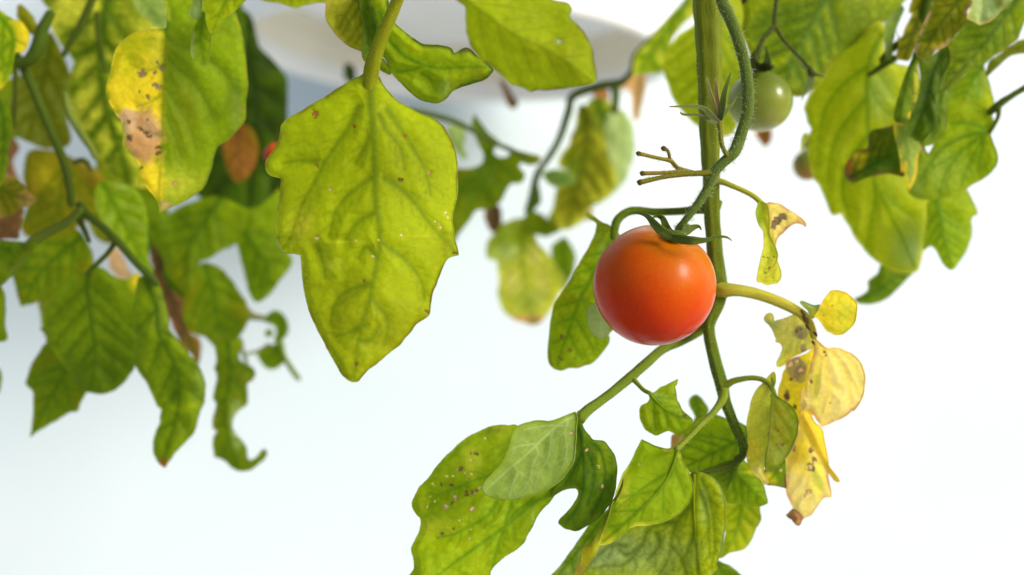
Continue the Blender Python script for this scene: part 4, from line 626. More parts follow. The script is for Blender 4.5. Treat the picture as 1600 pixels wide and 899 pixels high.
# ================================================================== the big leaf in the centre and its neighbours
cb = thing('tomato_shoot', 'large sharp yellow green leaf hanging in the centre of the picture from a thick stalk', 'tomato plant', tuple(P(628, -30, 205)))
tube('leaf_stalk', tp('636,-45 626,-12 616,12 606,36 596,58 589,78 583,98 579,116 577,134 576,155 576,180 578,210 581,240', [203, 204.5, 206, 207.2, 208.4, 209.6, 210.8, 212.2, 213.0, 213.4, 213.4, 213.2, 213.0], [9, 9, 9.5, 10, 10.5, 11, 12, 12, 10, 7.5, 5.5, 4, 2.6]), (.32, .38, .02), cb, sides=18, ridge=.05, hair=3, hairlen=3, n=8)
leaf(cb, 'D 552,318 540,330 518,345 495,352 470,368 430,392 395,415 360,438 315,462 270,492 240,508 205,528 185,545 170,562 166,590 155,632 135,670 115,695 102,722 100,745 108,768 122,782 140,788 165,795 E 100,82 97,110 95,140 88,180 80,222 77,252 80,285 86,315 95,340 105,355 120,363 150,366 176,370! 178,400 182,450 190,510 200,555 212,595 235,650 262,702 285,748 310,792 330,828 350,850 368,862 385,866 400,862 412,845 440,817 470,795 500,770 530,745 560,722 580,695 602,672 620,645 640,628 665,616! 678,600 680,580 682,555 686,530 693,505 702,488 715,455 725,430 735,405 750,382 770,376 790,371! 786,350 778,318 775,290 770,260 765,235 768,205 776,175 783,150 786,110 784,70 D 952,850 955,780 952,720 945,672 932,635 912,598 895,570 872,548 838,525 800,512 755,492 715,468 680,444 650,412 625,382 608,350 600,330 598,312', 205, 'lime', mid='D 574,325 568,400 570,480 578,560 584,650 586,750 588,850 E 470,180 483,260 484,330 474,400 458,470 447,540 425,610 405,690 393,760 386,845', g=(1, -3), hi='lime', himix=.4, fold=4, droop=4, curl=1.2, res=1.9, vs_=.72, vcol='dark',
     veins=['k 628,330 590,420 540,500', 'k 560,150 500,270 420,390 350,490 290,610 240,700 200,780 E 135,300 105,345', 'k 640,590 540,660 460,740 400,830 E 300,240 285,300', 'k 300,490 180,485 90,500', 'k 690,200 740,300 820,400 850,540', 'k 740,170 850,330 920,440 980,560 1010,700', 'E 500,70 560,110 620,170 670,240 730,310 782,362', 'E 490,325 560,370 610,420 645,480 655,540', 'E 478,390 430,340 400,380', 'E 452,482 390,498 330,530 300,580 292,640', 'E 450,540 500,600 515,650 500,720', 'E 418,650 370,670 310,690', 'E 470,200 390,250 350,310', 'E 405,710 450,700 480,650', 'E 240,340 260,400 270,460'],
     patches=[('E', 350, 320, 120, 4, 'greenyel', 1., .35), ('E', 630, 298, 70, 4, 'greenyel', 1., .3), ('E', 400, 640, 190, 150, 'olive', 1., .35), ('E', 740, 330, 40, 60, 'olive', 1., .4), ('E', 170, 250, 50, 60, 'greenyel', 1, .4), ('E', 300, 410, 40, 26, 'greenyel', .9, .4), ('k', 200, 880, 60, 60, 'yellow', 1, .25), ('E', 560, 690, 130, 90, 'olive', 1., .35)],
     spots=SP('D', '323,508,20 497,563,9', 'rust') + SP('D', '550,577,6 330,740,10 720,608,9', 'rust') + SP('D', '833,775,11', 'tan') + SP('k', '825,606,18', 'brown') + SP('D', '390,849,11', 'beige') + SP('E', '238,305,10 715,250,9 720,265,8 748,225,8 740,205,7 700,240,6 568,294,7 460,378,8 392,315,5 480,312,5', 'cream') + SP('E', '391,799,8 420,472,6 665,590,10 195,462,5', 'brown') + SP('E', '775,365,9 688,515,7', 'brown'), label='large broad yellow green leaf with a few rusty spots', edgecol='olive', rimr=.16, quilt=.5, net=.8, vw=1.75)
c2 = thing('tomato_shoot', 'curled leaf behind the stalk of the big central leaf, brown tipped lobe pointing right', 'tomato plant', tuple(P(575, -30, 222)))
leaf(c2, 'D 372,-60 372,0 368,60 372,90 385,115 398,132 415,155 438,178 470,205 500,218 530,230 560,225 600,200 600,120 560,30 520,-60', 224, 'olive', mid='D 500,-60 530,60 550,210', g=(-3, 0), hi='greenyel', himix=.35, fold=-4, nv=4, res=2.0, edgecol='tan', net=1.2, label='olive left flap of the curled leaf', curl=-1.5)
leaf(c2, 'D 510,-60 520,20 535,100 538,160 532,220 532,255 545,275 560,262 580,220 600,160 600,60 570,-60', 219, 'dark', g=(1, 0), hi='mid', res=2.2, fold=-8)
leaf(c2, 'D 545,-60 555,0 575,50 590,100 600,150 612,230 640,270 655,310 680,345 705,370 735,400 770,430 800,448 830,456 862,461 890,450 910,435 930,410 950,398 985,384 1030,370 1065,360 1090,345 1108,325 1113,310 1092,286 1065,262 1040,248 1015,225 995,217 975,222 942,240 930,222 912,210 870,203 835,202 800,198 770,180 735,155 705,130 680,110 662,75 650,30 635,-60', 216, 'bright', mid='D 615,60 640,150 700,230 780,280 880,305 980,300 1080,300', g=(-1, 1), hi='lime', himix=.7, fold=5, nv=5, res=1.9, veins=['D 690,320 740,316 800,300 850,300', 'D 800,330 840,360 850,400'], patches=[('D', 990, 226, 34, 12, 'brown', .6, .9), ('D', 900, 400, 24, 40, 'pale', .8, .6), ('D', 1060, 330, 40, 26, 'olive', .9, .6), ('D', 650, 260, 30, 60, 'mid', .9, .6)], edgecol='dark', rimr=.17, label='bright green lobe curling to the right', quilt=.8)
leaf(c2, 'D 600,255 622,262 642,288 660,318 655,332 632,325 608,305', 224, 'mid', res=2.4, hi='olive')
c3 = thing('tomato_shoot', 'smooth leaf hanging from the top edge above the ripe tomato, one white highlight painted on it', 'tomato plant', tuple(P(760, -40, 180)))
leaf(c3, 'W 100,-60 150,10 180,32 192,60 190,110 193,160 200,205 212,250 226,292 255,330 290,372 335,405 380,440 420,475 470,522 505,532 540,545 570,562 602,575 640,562 690,565 750,560 800,555 860,545 910,538 960,530 990,522 1002,512 1010,490 1006,465 998,420 990,372 985,325 970,280 945,230 918,190 890,155 860,130 842,110 840,92 850,65 842,40 822,20 790,12 750,8 715,-10 700,-60', 180, 'lime', mid='W 150,-50 250,40 330,95 430,170 520,225 600,262 700,310 800,368 900,440 985,512', g=(0, 2), hi='bright', himix=.5, fold=4, res=2.2, vcol='dark', vs_=.45, nv=5, ang=42, patches=[('W', 800, 340, 160, 120, 'olive', 1., .35)], spots=SP('W', '775,260,22', 'palest'), label='', edgecol='olive', rim=True, net=.6, quilt=.1)  # the palest spot is a highlight painted into the blade colour
leaf(c3, '370,-40 395,-8 415,2 435,4 450,9 462,12 476,8 495,4 515,0 535,-40', 184, 'lime', mid='450,-40 455,8', hi='lime', res=2.4, nv=2)

# ================================================================== left, in front: the leaf that is half yellow
lf = thing('tomato_shoot', 'large leaf at the left, half yellow with a dead tan patch, half green', 'tomato plant', tuple(P(268, -30, 236)))
leaf(lf, 'A 785,60 780,130 745,137 700,140 655,148 620,162 585,185 560,212 540,245 530,282 525,310 520,340 508,370 500,402 498,425 502,452 515,485 532,512 550,545 570,562 572,600 577,640 575,670 582,692 600,712 622,732 640,752 652,775 642,800 646,825 660,870 B 540,72 560,92 582,118 603,142 618,170 624,210! 640,198 658,188 700,170 738,150 765,130 790,112 808,75 820,40 830,10 A 960,868 978,820 990,780 1000,735 1016,690 1040,670 1068,655 1092,630 1120,600 1142,570 1150,530 1150,480 1156,440 1160,400 1156,340 1150,280 1142,210 1130,150 1115,95 1100,50 1080,-60 800,-60', 238, 'mid', mid='A 790,60 780,180 772,300 768,420 764,520 762,620 758,720 750,800 B 620,130 622,200', g=(2, 1), hi='bright', himix=.8, fold=3, res=2.0, vs_=.6, veins=['A 775,250 830,320 900,380 960,470 1000,560', 'A 768,400 820,480 880,580 920,700', 'A 765,520 810,620 850,740', 'A 780,180 860,220 950,260 1050,340 1110,440', 'A 765,440 700,480 640,500', 'A 772,300 690,330 610,300', 'A 760,640 700,620 640,600'],
     patches=[('A', 640, 330, 145, 320, 'yellow', .2, 1.), ('A', 640, 620, 130, 200, 'yellow', .25, 1.), ('A', 610, 230, 70, 110, 'lime', .9, .75), ('A', 740, 250, 40, 90, 'greenyel', 1., .6), ('A', 700, 190, 50, 40, 'bright', 1, .6), ('A', 700, 860, 70, 110, 'yellow', .3, .95), ('A', 840, 860, 110, 70, 'greenyel', .9, .8), ('A', 665, 650, 95, 125, 'tan', .3, 1.), ('A', 590, 575, 50, 70, 'beige', .3, 1.), ('A', 700, 610, 40, 50, 'beige', .8, .7), ('A', 650, 760, 40, 40, 'tan', .9, .6), ('A', 840, 440, 75, 330, 'mid', .5, 1.), ('A', 920, 700, 90, 130, 'bright', .9, .7), ('B', 640, 190, 30, 26, 'beige', .6, .9), ('A', 1110, 560, 20, 160, 'pale', .9, .35), ('A', 860, 560, 60, 180, 'olive', 1., .4), ('A', 640, 820, 60, 60, 'yellow', .4, .9), ('B', 590, 90, 50, 60, 'yellow', .6, .9)],
     spots=SP('A', '665,345,22 735,405,24 760,320,16 735,295,10 692,455,14 655,432,9 725,340,10 688,562,8', 'greybrown') + SP('A', '660,605,14 680,625,18 700,640,14 605,645,18 600,570,12 740,720,14 740,690,14 660,790,17', 'brown') + SP('A', '820,860,14 715,180,8', 'tan') + SP('A', '1150,520,20', 'beige'), label='', edgecol='lime', rimr=.15, quilt=.5, net=.7)
leaf(lf, 'A 962,-60 962,40 965,90 972,125 985,155 1005,150 1020,138 1040,100 1062,78 1090,60 1112,40 1140,10 1170,-20 1180,-60', 226, 'lime', mid='A 1100,-60 1040,40 1000,140', g=(0, 1), hi='bright', nv=2, res=2.2, label='bright green leaf tip at the top edge')
leaf(lf, 'A 912,-60 908,0 898,25 888,50 890,75 905,88 922,92 938,80 942,50 945,-60', 228, 'pale', hi='palest', res=2.2)
leaf(lf, 'A 945,60 925,100 905,150 896,200 894,240 905,275 930,292 955,308 975,285 985,220 990,150 975,90 965,60', 231, 'bright', mid='A 950,70 940,180 955,300', hi='lime', nv=3, res=2.2, g=(2, 0), patches=[('A', 900, 210, 12, 70, 'palest', .8, .4)])

# ================================================================== left edge and the tangle behind
ll = thing('tomato_shoot', 'tangle of darker leaves and thin stems filling the left side of the picture', 'tomato plant', tuple(P(90, -40, 300)))
LV = lambda *a, **k: leaf(ll, *a, **dict(dict(res=3.0, rim=False, net=1.0, wave=1.4), **k))
LV('A -40,30 0,45 60,90 90,98 115,115 132,150 137,180 128,215 112,240 98,252 80,245 70,262 66,300 60,330 45,360 30,385 0,420 -40,440', 262, 'bright', mid='A -20,60 60,180 20,380', hi='yellow', himix=.6, nv=3, patches=[('A', 110, 190, 30, 70, 'yellow', .8, .8)], label='yellow green lobed leaf at the left edge')
LV('A 90,20 150,70 172,110 175,140 160,165 140,160 110,110 80,80', 285, 'olive', hi='olive')
LV('A 225,-60 235,60 240,110 258,160 290,210 330,265 345,300 330,350 318,400 322,460 335,510 360,570 400,645 430,690 470,750 520,810 580,850 640,880 720,860 690,720 670,600 650,520 640,400 650,300 670,220 710,140 780,130 800,-60', 300, 'mid', mid='A 520,-60 480,150 470,330 500,520 560,700 600,850', hi='greenyel', himix=1.0, nv=6, ang=52, vcol='dark', net=1.6, fold=4, vs_=1.1, vw=2.0, label='big netted leaf behind the half yellow one', patches=[('A', 430, 80, 60, 60, 'greenyel', .9, .5), ('A', 420, 340, 50, 50, 'greenyel', .9, .6), ('A', 430, 500, 50, 70, 'greenyel', .9, .5), ('A', 620, 120, 70, 30, 'greenyel', .9, .4)])
LV('A 600,-60 620,-10 640,50 690,90 735,130 770,136 785,110 782,60 765,10 745,-60', 288, 'pale', mid='A 640,-40 770,130', hi='palest', nv=3, vs_=.6)
LV('A 235,150 262,185 290,245 320,320 335,390 318,450 310,520 325,600 332,660 305,690 260,695 200,692 140,670 90,642 55,600 40,540 45,470 60,420 95,350 140,280 190,210', 318, 'olive', mid='A 240,180 210,350 170,500 130,660', hi='pale', himix=.5, nv=4, fold=4)
LV('A -60,430 10,470 40,510 58,560 62,600 50,660 40,710 38,760 20,830 0,870 -60,900', 262, 'mid', hi='bright', mid='A -10,450 20,600 0,850', label='fresh green leaf cut by the left edge')
LV('A 0,690 30,650 45,640 70,655 95,700 60,760 95,850 60,870 20,800', 340, 'brown', hi='tan', wave=2)
LV('B -60,60 0,55 50,62 85,90 105,118 130,140 148,160! 120,176 92,186 60,205 30,220 -60,226', 276, 'olive', hi='tan', himix=.8, nv=3, mid='B -30,100 60,140 140,162', patches=[('B', 110, 150, 40, 30, 'tan', .8, .8)], label='drying tan leaf tip at the left edge')
LV('B -60,222 20,215 60,204 92,190 85,230 78,275 72,305 30,310 -60,310', 290, 'brown', hi='brown', label='shrivelled dark brown leaf')
LV('B -60,310 0,315 50,316 100,320 150,330 120,350 90,375 60,410 45,440 25,470 -60,475', 268, 'mid', hi='bright', mid='B -40,340 40,350 100,330')
LV('B -60,470 0,485 18,520 24,580 20,640 30,690 24,705 0,712 -60,712', 280, 'mid', hi='bright')
LV('C -60,330 -5,340 6,370 6,400 -4,440 -60,450', 300, 'mid', res=3.5)
LV('B 110,-30 92,60 98,120 112,170 95,210 80,260 110,300 200,310 290,270 350,230 400,160 420,80 380,40 300,0 200,-40', 330, 'olive', mid='B 250,-20 240,120 200,290', hi='rust', himix=.3, nv=4, patches=[('B', 190, 60, 60, 60, 'yellow', 1., .3)])
LV('B 395,82 430,84 470,92 510,104 540,125 562,160 574,210 576,270 574,330 580,390 600,445 575,460 540,430 500,370 450,300 400,240 375,190 370,130', 300, 'bright', mid='B 400,95 460,200 520,320 590,440', hi='pale', himix=.7, nv=4, g=(2, 0))
LV('B 250,262 200,300 140,320 90,355 60,395 45,440 58,490 72,540 82,572 105,566 130,560 155,554 175,560 215,550 270,520 330,460 362,410 358,360 330,300 300,270', 305, 'mid', mid='B 320,300 230,370 150,450 100,550', hi='olive', himix=.9, nv=4, g=(0, 1), label='broad olive leaf at the left')
LV('B 150,560 200,540 240,520 260,600 220,680 185,700 165,660 158,610', 318, 'olive', hi='pale')
LV('C 155,180 185,222 160,262 140,295 118,335 97,398! 115,420 130,432 130,470 128,520 118,608! 150,585 200,555 240,530 275,510 302,506 318,470 335,440 345,420 330,340 260,250 200,190', 296, 'mid', mid='C 340,200 270,330 200,450 125,600', hi='olive', himix=.7, nv=5, fold=4, label='pointed leaf hanging lowest at the left')
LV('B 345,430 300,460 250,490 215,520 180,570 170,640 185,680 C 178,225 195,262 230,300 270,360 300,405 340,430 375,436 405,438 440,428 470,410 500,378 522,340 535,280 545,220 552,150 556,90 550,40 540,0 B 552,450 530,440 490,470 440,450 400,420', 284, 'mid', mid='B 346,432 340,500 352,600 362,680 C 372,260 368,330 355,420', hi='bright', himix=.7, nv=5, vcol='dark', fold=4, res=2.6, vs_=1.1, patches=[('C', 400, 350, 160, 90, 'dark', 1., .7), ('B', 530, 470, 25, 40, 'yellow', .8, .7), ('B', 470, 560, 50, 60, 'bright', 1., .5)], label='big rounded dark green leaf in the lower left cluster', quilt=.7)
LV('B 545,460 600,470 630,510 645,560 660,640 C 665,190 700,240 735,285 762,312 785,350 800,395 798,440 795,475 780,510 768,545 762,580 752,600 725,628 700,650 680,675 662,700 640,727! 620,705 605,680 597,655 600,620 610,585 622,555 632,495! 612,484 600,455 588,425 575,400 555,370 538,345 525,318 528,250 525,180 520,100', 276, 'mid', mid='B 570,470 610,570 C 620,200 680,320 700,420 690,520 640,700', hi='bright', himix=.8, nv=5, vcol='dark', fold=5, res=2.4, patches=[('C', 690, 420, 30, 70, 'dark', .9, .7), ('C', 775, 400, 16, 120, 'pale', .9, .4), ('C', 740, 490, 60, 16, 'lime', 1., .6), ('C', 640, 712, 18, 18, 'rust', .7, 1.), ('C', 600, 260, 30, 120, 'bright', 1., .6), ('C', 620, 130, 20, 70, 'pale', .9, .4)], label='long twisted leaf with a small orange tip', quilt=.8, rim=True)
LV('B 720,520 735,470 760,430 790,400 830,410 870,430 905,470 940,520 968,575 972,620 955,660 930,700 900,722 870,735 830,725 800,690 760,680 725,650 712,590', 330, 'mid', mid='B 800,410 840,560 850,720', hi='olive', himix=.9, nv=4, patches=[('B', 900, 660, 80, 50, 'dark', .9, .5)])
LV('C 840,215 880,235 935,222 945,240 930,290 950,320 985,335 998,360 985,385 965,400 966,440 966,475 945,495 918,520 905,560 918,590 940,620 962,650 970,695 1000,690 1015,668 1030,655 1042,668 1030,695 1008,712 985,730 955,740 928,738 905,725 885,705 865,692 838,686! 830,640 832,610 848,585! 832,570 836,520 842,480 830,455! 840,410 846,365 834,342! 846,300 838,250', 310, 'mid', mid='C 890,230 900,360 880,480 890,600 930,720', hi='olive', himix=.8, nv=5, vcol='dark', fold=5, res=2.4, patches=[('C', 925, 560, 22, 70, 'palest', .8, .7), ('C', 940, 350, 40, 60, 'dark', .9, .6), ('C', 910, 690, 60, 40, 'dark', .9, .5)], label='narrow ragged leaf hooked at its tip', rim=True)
LV('B 560,115 580,150 610,175 650,215 700,182 760,160 800,145 832,140 870,148 905,162 945,180 975,200 965,250 945,288 920,318 890,342 850,365 820,384 795,392 780,405 772,440 755,490 738,520 728,528 705,508 680,480 655,440 640,400 615,350 590,300 570,250 560,180', 325, 'mid', mid='B 860,150 800,240 740,340 730,520', hi='bright', himix=.6, nv=5, fold=4, patches=[('B', 600, 230, 50, 90, 'dark', 1., .5), ('B', 700, 440, 40, 70, 'olive', .9, .6)], label='leaf below the half yellow one')
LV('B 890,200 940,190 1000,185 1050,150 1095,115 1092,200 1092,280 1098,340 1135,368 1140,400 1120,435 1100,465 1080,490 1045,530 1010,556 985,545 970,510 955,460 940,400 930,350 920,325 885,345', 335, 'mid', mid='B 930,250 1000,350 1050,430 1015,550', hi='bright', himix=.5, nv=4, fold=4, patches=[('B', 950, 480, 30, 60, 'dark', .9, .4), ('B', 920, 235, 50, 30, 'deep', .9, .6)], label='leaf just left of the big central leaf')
LV('1090,0 1091,1 1092,0', 999, 'mid') if False else None
LV('360,-30 372,5 395,30 402,60 410,78 425,92 440,108 448,125 450,150 448,200 440,240 425,280 410,330 380,345 330,320 300,290 300,200 340,-30', 372, 'deep', mid='360,0 400,150 390,320', hi='dark', himix=.9, nv=5, label='darkest leaf deep behind')  # rear leaves here: shade is put into the near-black base colour
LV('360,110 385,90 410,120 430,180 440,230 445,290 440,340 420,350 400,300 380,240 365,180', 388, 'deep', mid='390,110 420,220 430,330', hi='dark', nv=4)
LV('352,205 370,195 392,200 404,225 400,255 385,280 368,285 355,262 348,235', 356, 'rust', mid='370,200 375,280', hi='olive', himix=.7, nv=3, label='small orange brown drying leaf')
LV('B 595,325 625,350 645,400 645,460 670,510 715,540 735,600 745,670 780,700 785,750 772,800 740,760 700,710 672,650 650,590 630,530 605,470 590,410', 345, 'brown', mid='B 610,340 660,520 760,760', hi='rust', himix=.7, nv=4, patches=[('B', 740, 740, 50, 60, 'olive', .9, .6)], label='dead brown leaf hanging among the green ones', wave=2)
LV('B 420,350 450,340 475,370 500,420 520,450 500,470 460,462 430,420', 350, 'beige', hi='tan', wave=2)
LV('T 0,0 0,0 0,0', 1, 'mid') if False else None
LV('X 370,215 385,170 420,130 450,112 482,104 525,110 562,132 590,170 612,215 632,265 634,310 622,360 600,385 560,420 520,440 480,450 470,410 490,380 500,340 490,290 460,258 420,245 390,240', 350, 'mid', mid='X 400,190 500,170 570,250 560,400', hi='bright', nv=3, label='small curled leaflet')
LV('X 375,340 400,310 440,310 470,340 450,380 400,400 378,380', 356, 'mid', hi='bright')
LV('X 290,570 330,530 380,500 430,485 480,462 540,455 575,480 590,540 595,600 592,640 565,680 530,712 485,735 440,744 400,735 360,705 330,665 305,620', 352, 'mid', mid='X 560,470 460,580 360,690', hi='olive', nv=3, label='small rounded leaflet')
for s_, d_, r_, c_ in (('X 540,440 560,540 600,640 660,740 740,850', 352, [5, 4, 4, 4.5, 4], (.22, .34, .08)), ('X 150,190 230,185 300,180 380,195', 352, [3, 4, 5, 4], (.22, .28, .14)), ('X 110,430 130,540 160,620 180,700', 345, [4, 3.4, 3.4, 3], (.20, .26, .12)), ('X 180,570 260,560 330,530 420,470', 352, [2.6, 2.6, 2.6, 3], (.30, .36, .22)),
                      ('A 60,240 100,300 150,400 200,520 255,650 300,760 325,860 335,960', 285, [7, 7, 7, 7, 7, 7, 6.5, 6], (.08, .14, .015)), ('A 450,-60 420,30 375,130 330,200 300,260', 290, [6, 6, 6, 5, 4], (.07, .12, .012)), ('A 455,60 462,160 480,260 500,340', 296, [4, 4, 3.5, 3], (.08, .13, .015)),
                      ('A 305,440 318,510 345,570 390,640 430,700 445,740', 288, [4, 5, 6, 6, 5, 4], (.20, .28, .10)), ('A 240,60 200,140 180,220 140,280 70,300 20,290', 280, [7, 9, 11, 9, 7, 6], (.07, .13, .012)), ('A 70,300 75,400 70,500 60,600', 292, [5, 4.5, 4, 4], (.10, .16, .02)),
                      ('B 310,170 330,205 400,262 440,300 485,348 530,400 575,445 610,485', 274, [6, 7, 6, 6, 6, 6, 6.5, 6], (.09, .16, .03)), ('B 325,200 310,225 318,250 335,285 350,320', 276, [6, 6, 5, 4, 3], (.10, .17, .04)), ('B 450,322 420,365 385,400 355,430 346,450', 276, [4, 4, 4, 4, 4.5], (.09, .16, .02)),
                      ('B 315,195 260,245 200,275 140,310 90,360 50,420 0,470 -40,500', 270, [6, 7, 7.5, 8, 8, 8, 8, 8], (.17, .26, .06)), ('A 345,765 380,750 410,765 425,800', 300, [4, 4, 4, 3], (.07, .12, .03))):
    tube('side_stem', tp(s_, d_, r_), c_, ll, sides=10)
tube('side_stem', tp('B 880,455 925,520 960,575 1000,610 1030,612', 338, [2.4, 2.4, 2.6, 3, 3]), (.35, .40, .28), ll, sides=8)

LV('140,205 170,200 200,215 222,240 240,280 262,325 240,345 205,350 180,325 160,290 148,250', 348, 'mid', mid='150,205 190,270 235,340', hi='olive', himix=.8, nv=4)
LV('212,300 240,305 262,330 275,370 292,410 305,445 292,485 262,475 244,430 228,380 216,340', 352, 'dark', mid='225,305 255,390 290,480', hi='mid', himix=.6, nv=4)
LV('0,130 30,120 60,110 84,130 92,170 84,205 60,222 30,216 0,220 -20,180', 342, 'mid', mid='30,115 50,210', hi='olive', himix=.7, nv=3)
LV('128,300 150,296 172,318 182,350 176,380 150,372 136,340', 346, 'olive', mid='140,300 170,375', hi='pale', himix=.6, nv=3)
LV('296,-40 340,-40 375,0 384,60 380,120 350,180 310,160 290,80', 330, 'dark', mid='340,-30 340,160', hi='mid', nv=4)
rt = thing('tomato', 'red tomato far behind, only a sliver showing left of the big central leaf', 'tomato', tuple(P(432, 244, 330)))
fruit(rt, 434, 243, 330, 21, (0, 0, 1), RED)
tube('stalk', tp('434,205 434,215 434,224', 330, [3, 3, 4]), 'dark', rt)

# ================================================================== far background in the middle
bm_ = thing('tomato_shoot', 'blurred shoot of pale mottled leaves between the big central leaf and the ripe tomato', 'tomato plant', tuple(P(1000, -40, 380)))
BV = lambda p, *a, **k: leaf(p, *a, **dict(dict(res=3.2, rim=False, net=1.2, wave=1.6), **k))
tube('side_stem', tp('1082,-40 1074,0 1052,24 1030,48 1008,70 992,88 988,110 975,126 965,130 945,133 925,138 903,146 892,156 889,176', [360, 372, 380], [6, 5.5, 5, 5, 4.5, 4.5, 5, 6, 6.5, 7, 7, 7, 6.5, 6]), (.10, .16, .08), bm_, sides=10)
tube('side_stem', tp('889,170 880,200 872,221 860,242 850,256 840,272 834,290 828,312 822,332', 382, [6.5, 6, 5.5, 5.5, 5, 6, 5, 4, 3.5]), (.08, .14, .07), bm_, sides=10)
tube('side_stem', tp('960,130 962,150 960,175', 384, [8, 7, 6]), (.10, .17, .04), bm_, sides=10)
BV(bm_, 'W 1570,0 1500,60 1440,130 1380,200 1300,290 1250,345 1242,400 1240,465 1300,462 1360,460 1415,458 1440,400 1452,350 1480,270 1510,200 1560,150 1640,60 1640,-60', 356, 'bright', mid='W 1560,20 1430,220 1270,450', hi='greenyel', himix=.9, nv=4, label='mottled leaf left of the stem at the top', patches=[('W', 1400, 430, 70, 30, 'mid', .9, .6)])
BV(bm_, 'F 755,275 735,330 725,400 705,450 690,490 660,530 640,565 642,600 665,615 700,625 725,650 735,690 700,705 655,715 640,760 632,850 625,899 660,925 700,925 745,890 775,840 790,785 830,775 862,772 900,765 930,720 940,660 925,600 900,540 890,470 880,400 850,340 800,300', 392, 'olive', mid='F 770,290 780,450 760,600 720,760 690,900', hi='greenyel', himix=1.1, nv=6, patches=[('F', 880, 380, 60, 60, 'mid', .9, .9), ('F', 720, 580, 50, 60, 'mid', .9, .8), ('F', 870, 490, 40, 60, 'greenyel', .9, .6), ('F', 640, 650, 60, 40, 'pale', .9, .6)], label='mottled yellow green leaf')
BV(bm_, 'F 880,420 905,330 940,300 975,305 1005,340 1030,400 1038,470 1030,550 1010,620 990,670 950,720 915,755 905,745 930,680 925,600 900,540', 398, 'palest', mid='F 960,310 980,450 960,600 920,740', vcol='pale', vs_=.6, hi='palest', nv=4, label='pale underside of a blurred leaf', net=.6)
BV(bm_, 'F 790,270 830,245 880,250 930,285 955,350 960,440 940,520 945,600 910,660 860,700 800,720 740,700 720,640 700,560 715,480 740,380', 400, 'mid', mid='F 850,250 850,400 800,560 760,700', hi='greenyel', himix=.9, nv=5, patches=[('F', 830, 640, 40, 50, 'cream', .9, .5), ('F', 760, 560, 40, 60, 'dark', .9, .5), ('F', 860, 380, 60, 60, 'dark', .9, .6), ('F', 900, 600, 50, 60, 'greenyel', .9, .6)], fold=6)
BV(bm_, 'F 640,640 690,630 760,660 800,720 850,740 880,790 840,800 800,830 770,880 700,930 640,930 600,900 590,860 620,780', 403, 'greenyel', mid='F 700,640 690,780 650,920', vcol='mid', hi='pale', himix=.8, nv=4)
BV(bm_, 'F 470,850 500,830 560,850 600,880 640,870 650,930 600,960 520,960 450,920', 398, 'mid', hi='olive', nv=2)
BV(bm_, 'F 560,640 600,620 660,615 720,640 735,665 700,700 640,705 590,690', 378, 'pale', hi='mid', mid='F 570,650 720,670')
BV(bm_, 'F 825,200 880,190 905,240 900,300 870,330 845,300 830,260', 404, 'rust', hi='tan', nv=2)
BV(bm_, 'W 1255,450 1310,462 1318,520 1312,600 1296,650 1280,720 1262,755 1238,730 1228,640 1215,560 1150,560 1160,500', 400, 'tan', mid='W 1280,460 1265,740', hi='beige', nv=4, label='dead tan leaf hanging beside the pot', wave=2.)
BV(bm_, 'F 530,630 520,690 500,740 488,790 470,845 500,842 530,810 552,785 548,730 540,680', 386, 'dark', mid='F 530,640 500,830', hi='mid', nv=3)
BV(bm_, 'G 240,120 200,115 150,130 110,150 92,180 65,215 52,250 56,285 72,305 100,310 106,350 112,410 108,450 115,490 130,525 150,550 180,570 215,585 255,594 285,590 310,575 335,545 358,510 375,470 400,430 408,390 385,350 350,300 320,265 290,230 265,180', 400, 'greenyel', mid='G 232,130 215,260 220,380 235,480 250,580', vcol='mid', hi='pale', himix=.7, nv=6, patches=[('G', 130, 210, 60, 70, 'mid', .9, .8), ('G', 220, 200, 40, 80, 'mid', .9, .7), ('G', 270, 290, 30, 40, 'cream', .9, .6), ('G', 180, 400, 40, 50, 'cream', .9, .5), ('G', 300, 420, 30, 60, 'cream', .9, .5), ('G', 240, 480, 50, 40, 'pale', .9, .6), ('G', 160, 270, 50, 30, 'palest', .9, .5), ('G', 240, 572, 90, 24, 'tan', .6, .9), ('G', 270, 585, 30, 12, 'brown', .8, .6)], label='mottled pale leaf with a tan lower edge')
BV(bm_, 'G 345,255 380,215 405,200 432,235 452,280 456,325 445,365 428,400 405,440 385,430 370,370', 410, 'mid', mid='G 400,210 410,420', hi='bright', nv=3)
BV(bm_, 'G 330,148 365,130 375,60 420,0 500,-60 640,-60 600,0 560,30 520,60 480,100 450,130 415,152 370,158', 396, 'olive', mid='G 560,-20 400,140', hi='greenyel', himix=.9, nv=4)
BV(bm_, 'G 478,70 500,60 530,90 520,130 495,120', 420, 'tan', hi='rust')
b2 = thing('tomato_shoot', 'blurred dark green torn leaf on a thin stem just right of the big central leaf', 'tomato plant', tuple(P(650, 165, 350)))
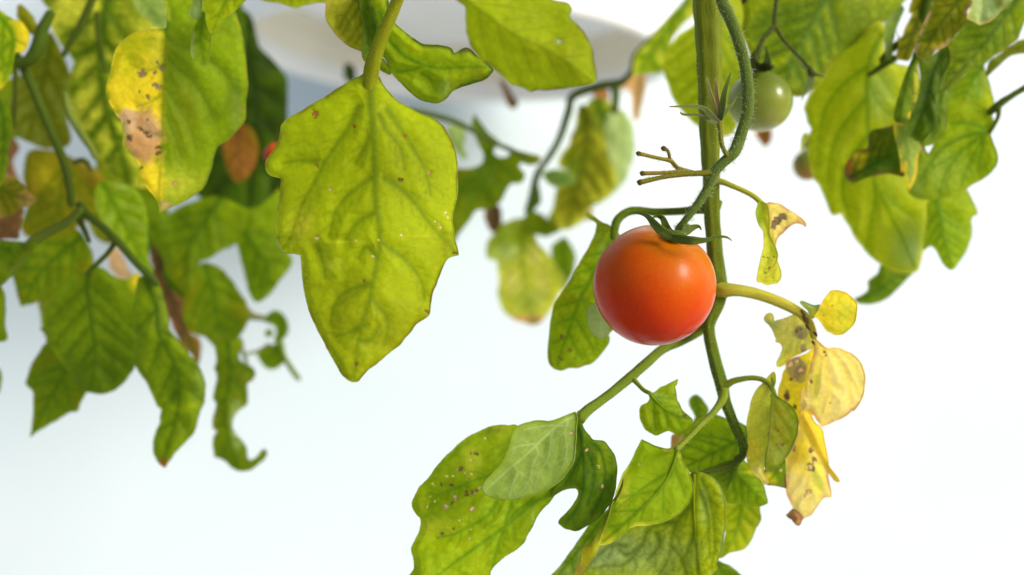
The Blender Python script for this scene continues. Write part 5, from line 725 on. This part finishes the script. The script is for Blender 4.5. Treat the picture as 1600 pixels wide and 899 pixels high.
tube('side_stem', tp('640,172 680,181 710,190 740,205 770,222 800,235 822,245', 352, [5, 5, 5, 4.5, 4, 4, 3.5]), (.12, .19, .10), b2, sides=10)
BV(b2, 'F 205,318! 222,350 255,392 300,440 340,478 318,500 305,525 318,548 350,556 382,545 392,525 440,520 490,530 540,545 552,568 530,592 490,596 445,585 442,605 465,640 465,670 445,690 405,688 380,715 352,765 320,800 270,826 215,832 185,870 150,920 105,985 90,980 60,900 40,800 60,620 120,612 200,606 240,580 250,540 230,490 200,425 190,370', 356, 'mid', mid='F 215,350 290,500 280,640 190,800', hi='olive', himix=.7, nv=5, patches=[('F', 200, 690, 120, 60, 'dark', 1., .5)], label='')
BV(b2, 'F 60,400 110,385 145,400 160,440 150,500 165,550 140,555 105,520 80,470', 364, 'pale', hi='palest')
dl = thing('dead_leaf', 'small dead brown leaf curl hanging below the pot, right of the curled green leaf', 'dead leaf', tuple(P(795, 125, 420)))
leaf(dl, 'W 400,500 430,505 455,540 478,585 505,625 515,655 495,675 465,665 440,625 420,570 405,530', 420, 'brown', mid='W 420,505 495,665', hi='rust', res=2.6, wave=2.5, fold=-20, rim=True)
dl2 = thing('dead_leaf', 'small shrivelled brown leaf beside the lower edge of the blurred torn leaf', 'dead leaf', tuple(P(770, 318, 400)))
leaf(dl2, '762,322 776,318 784,328 784,342 778,356 768,362 760,350 757,335', 400, 'brown', mid='772,320 768,360', hi='rust', res=2.4, wave=2.5, fold=-20)
dl3 = thing('dead_leaf', 'small orange brown dead leaf low behind the unripe green tomato', 'dead leaf', tuple(P(1195, 205, 380)))
leaf(dl3, '1180,208 1190,200 1206,202 1206,214 1200,226 1194,230 1186,220', 380, 'rust', mid='1192,202 1196,228', hi='tan', res=2.4, wave=2.5, fold=-15)
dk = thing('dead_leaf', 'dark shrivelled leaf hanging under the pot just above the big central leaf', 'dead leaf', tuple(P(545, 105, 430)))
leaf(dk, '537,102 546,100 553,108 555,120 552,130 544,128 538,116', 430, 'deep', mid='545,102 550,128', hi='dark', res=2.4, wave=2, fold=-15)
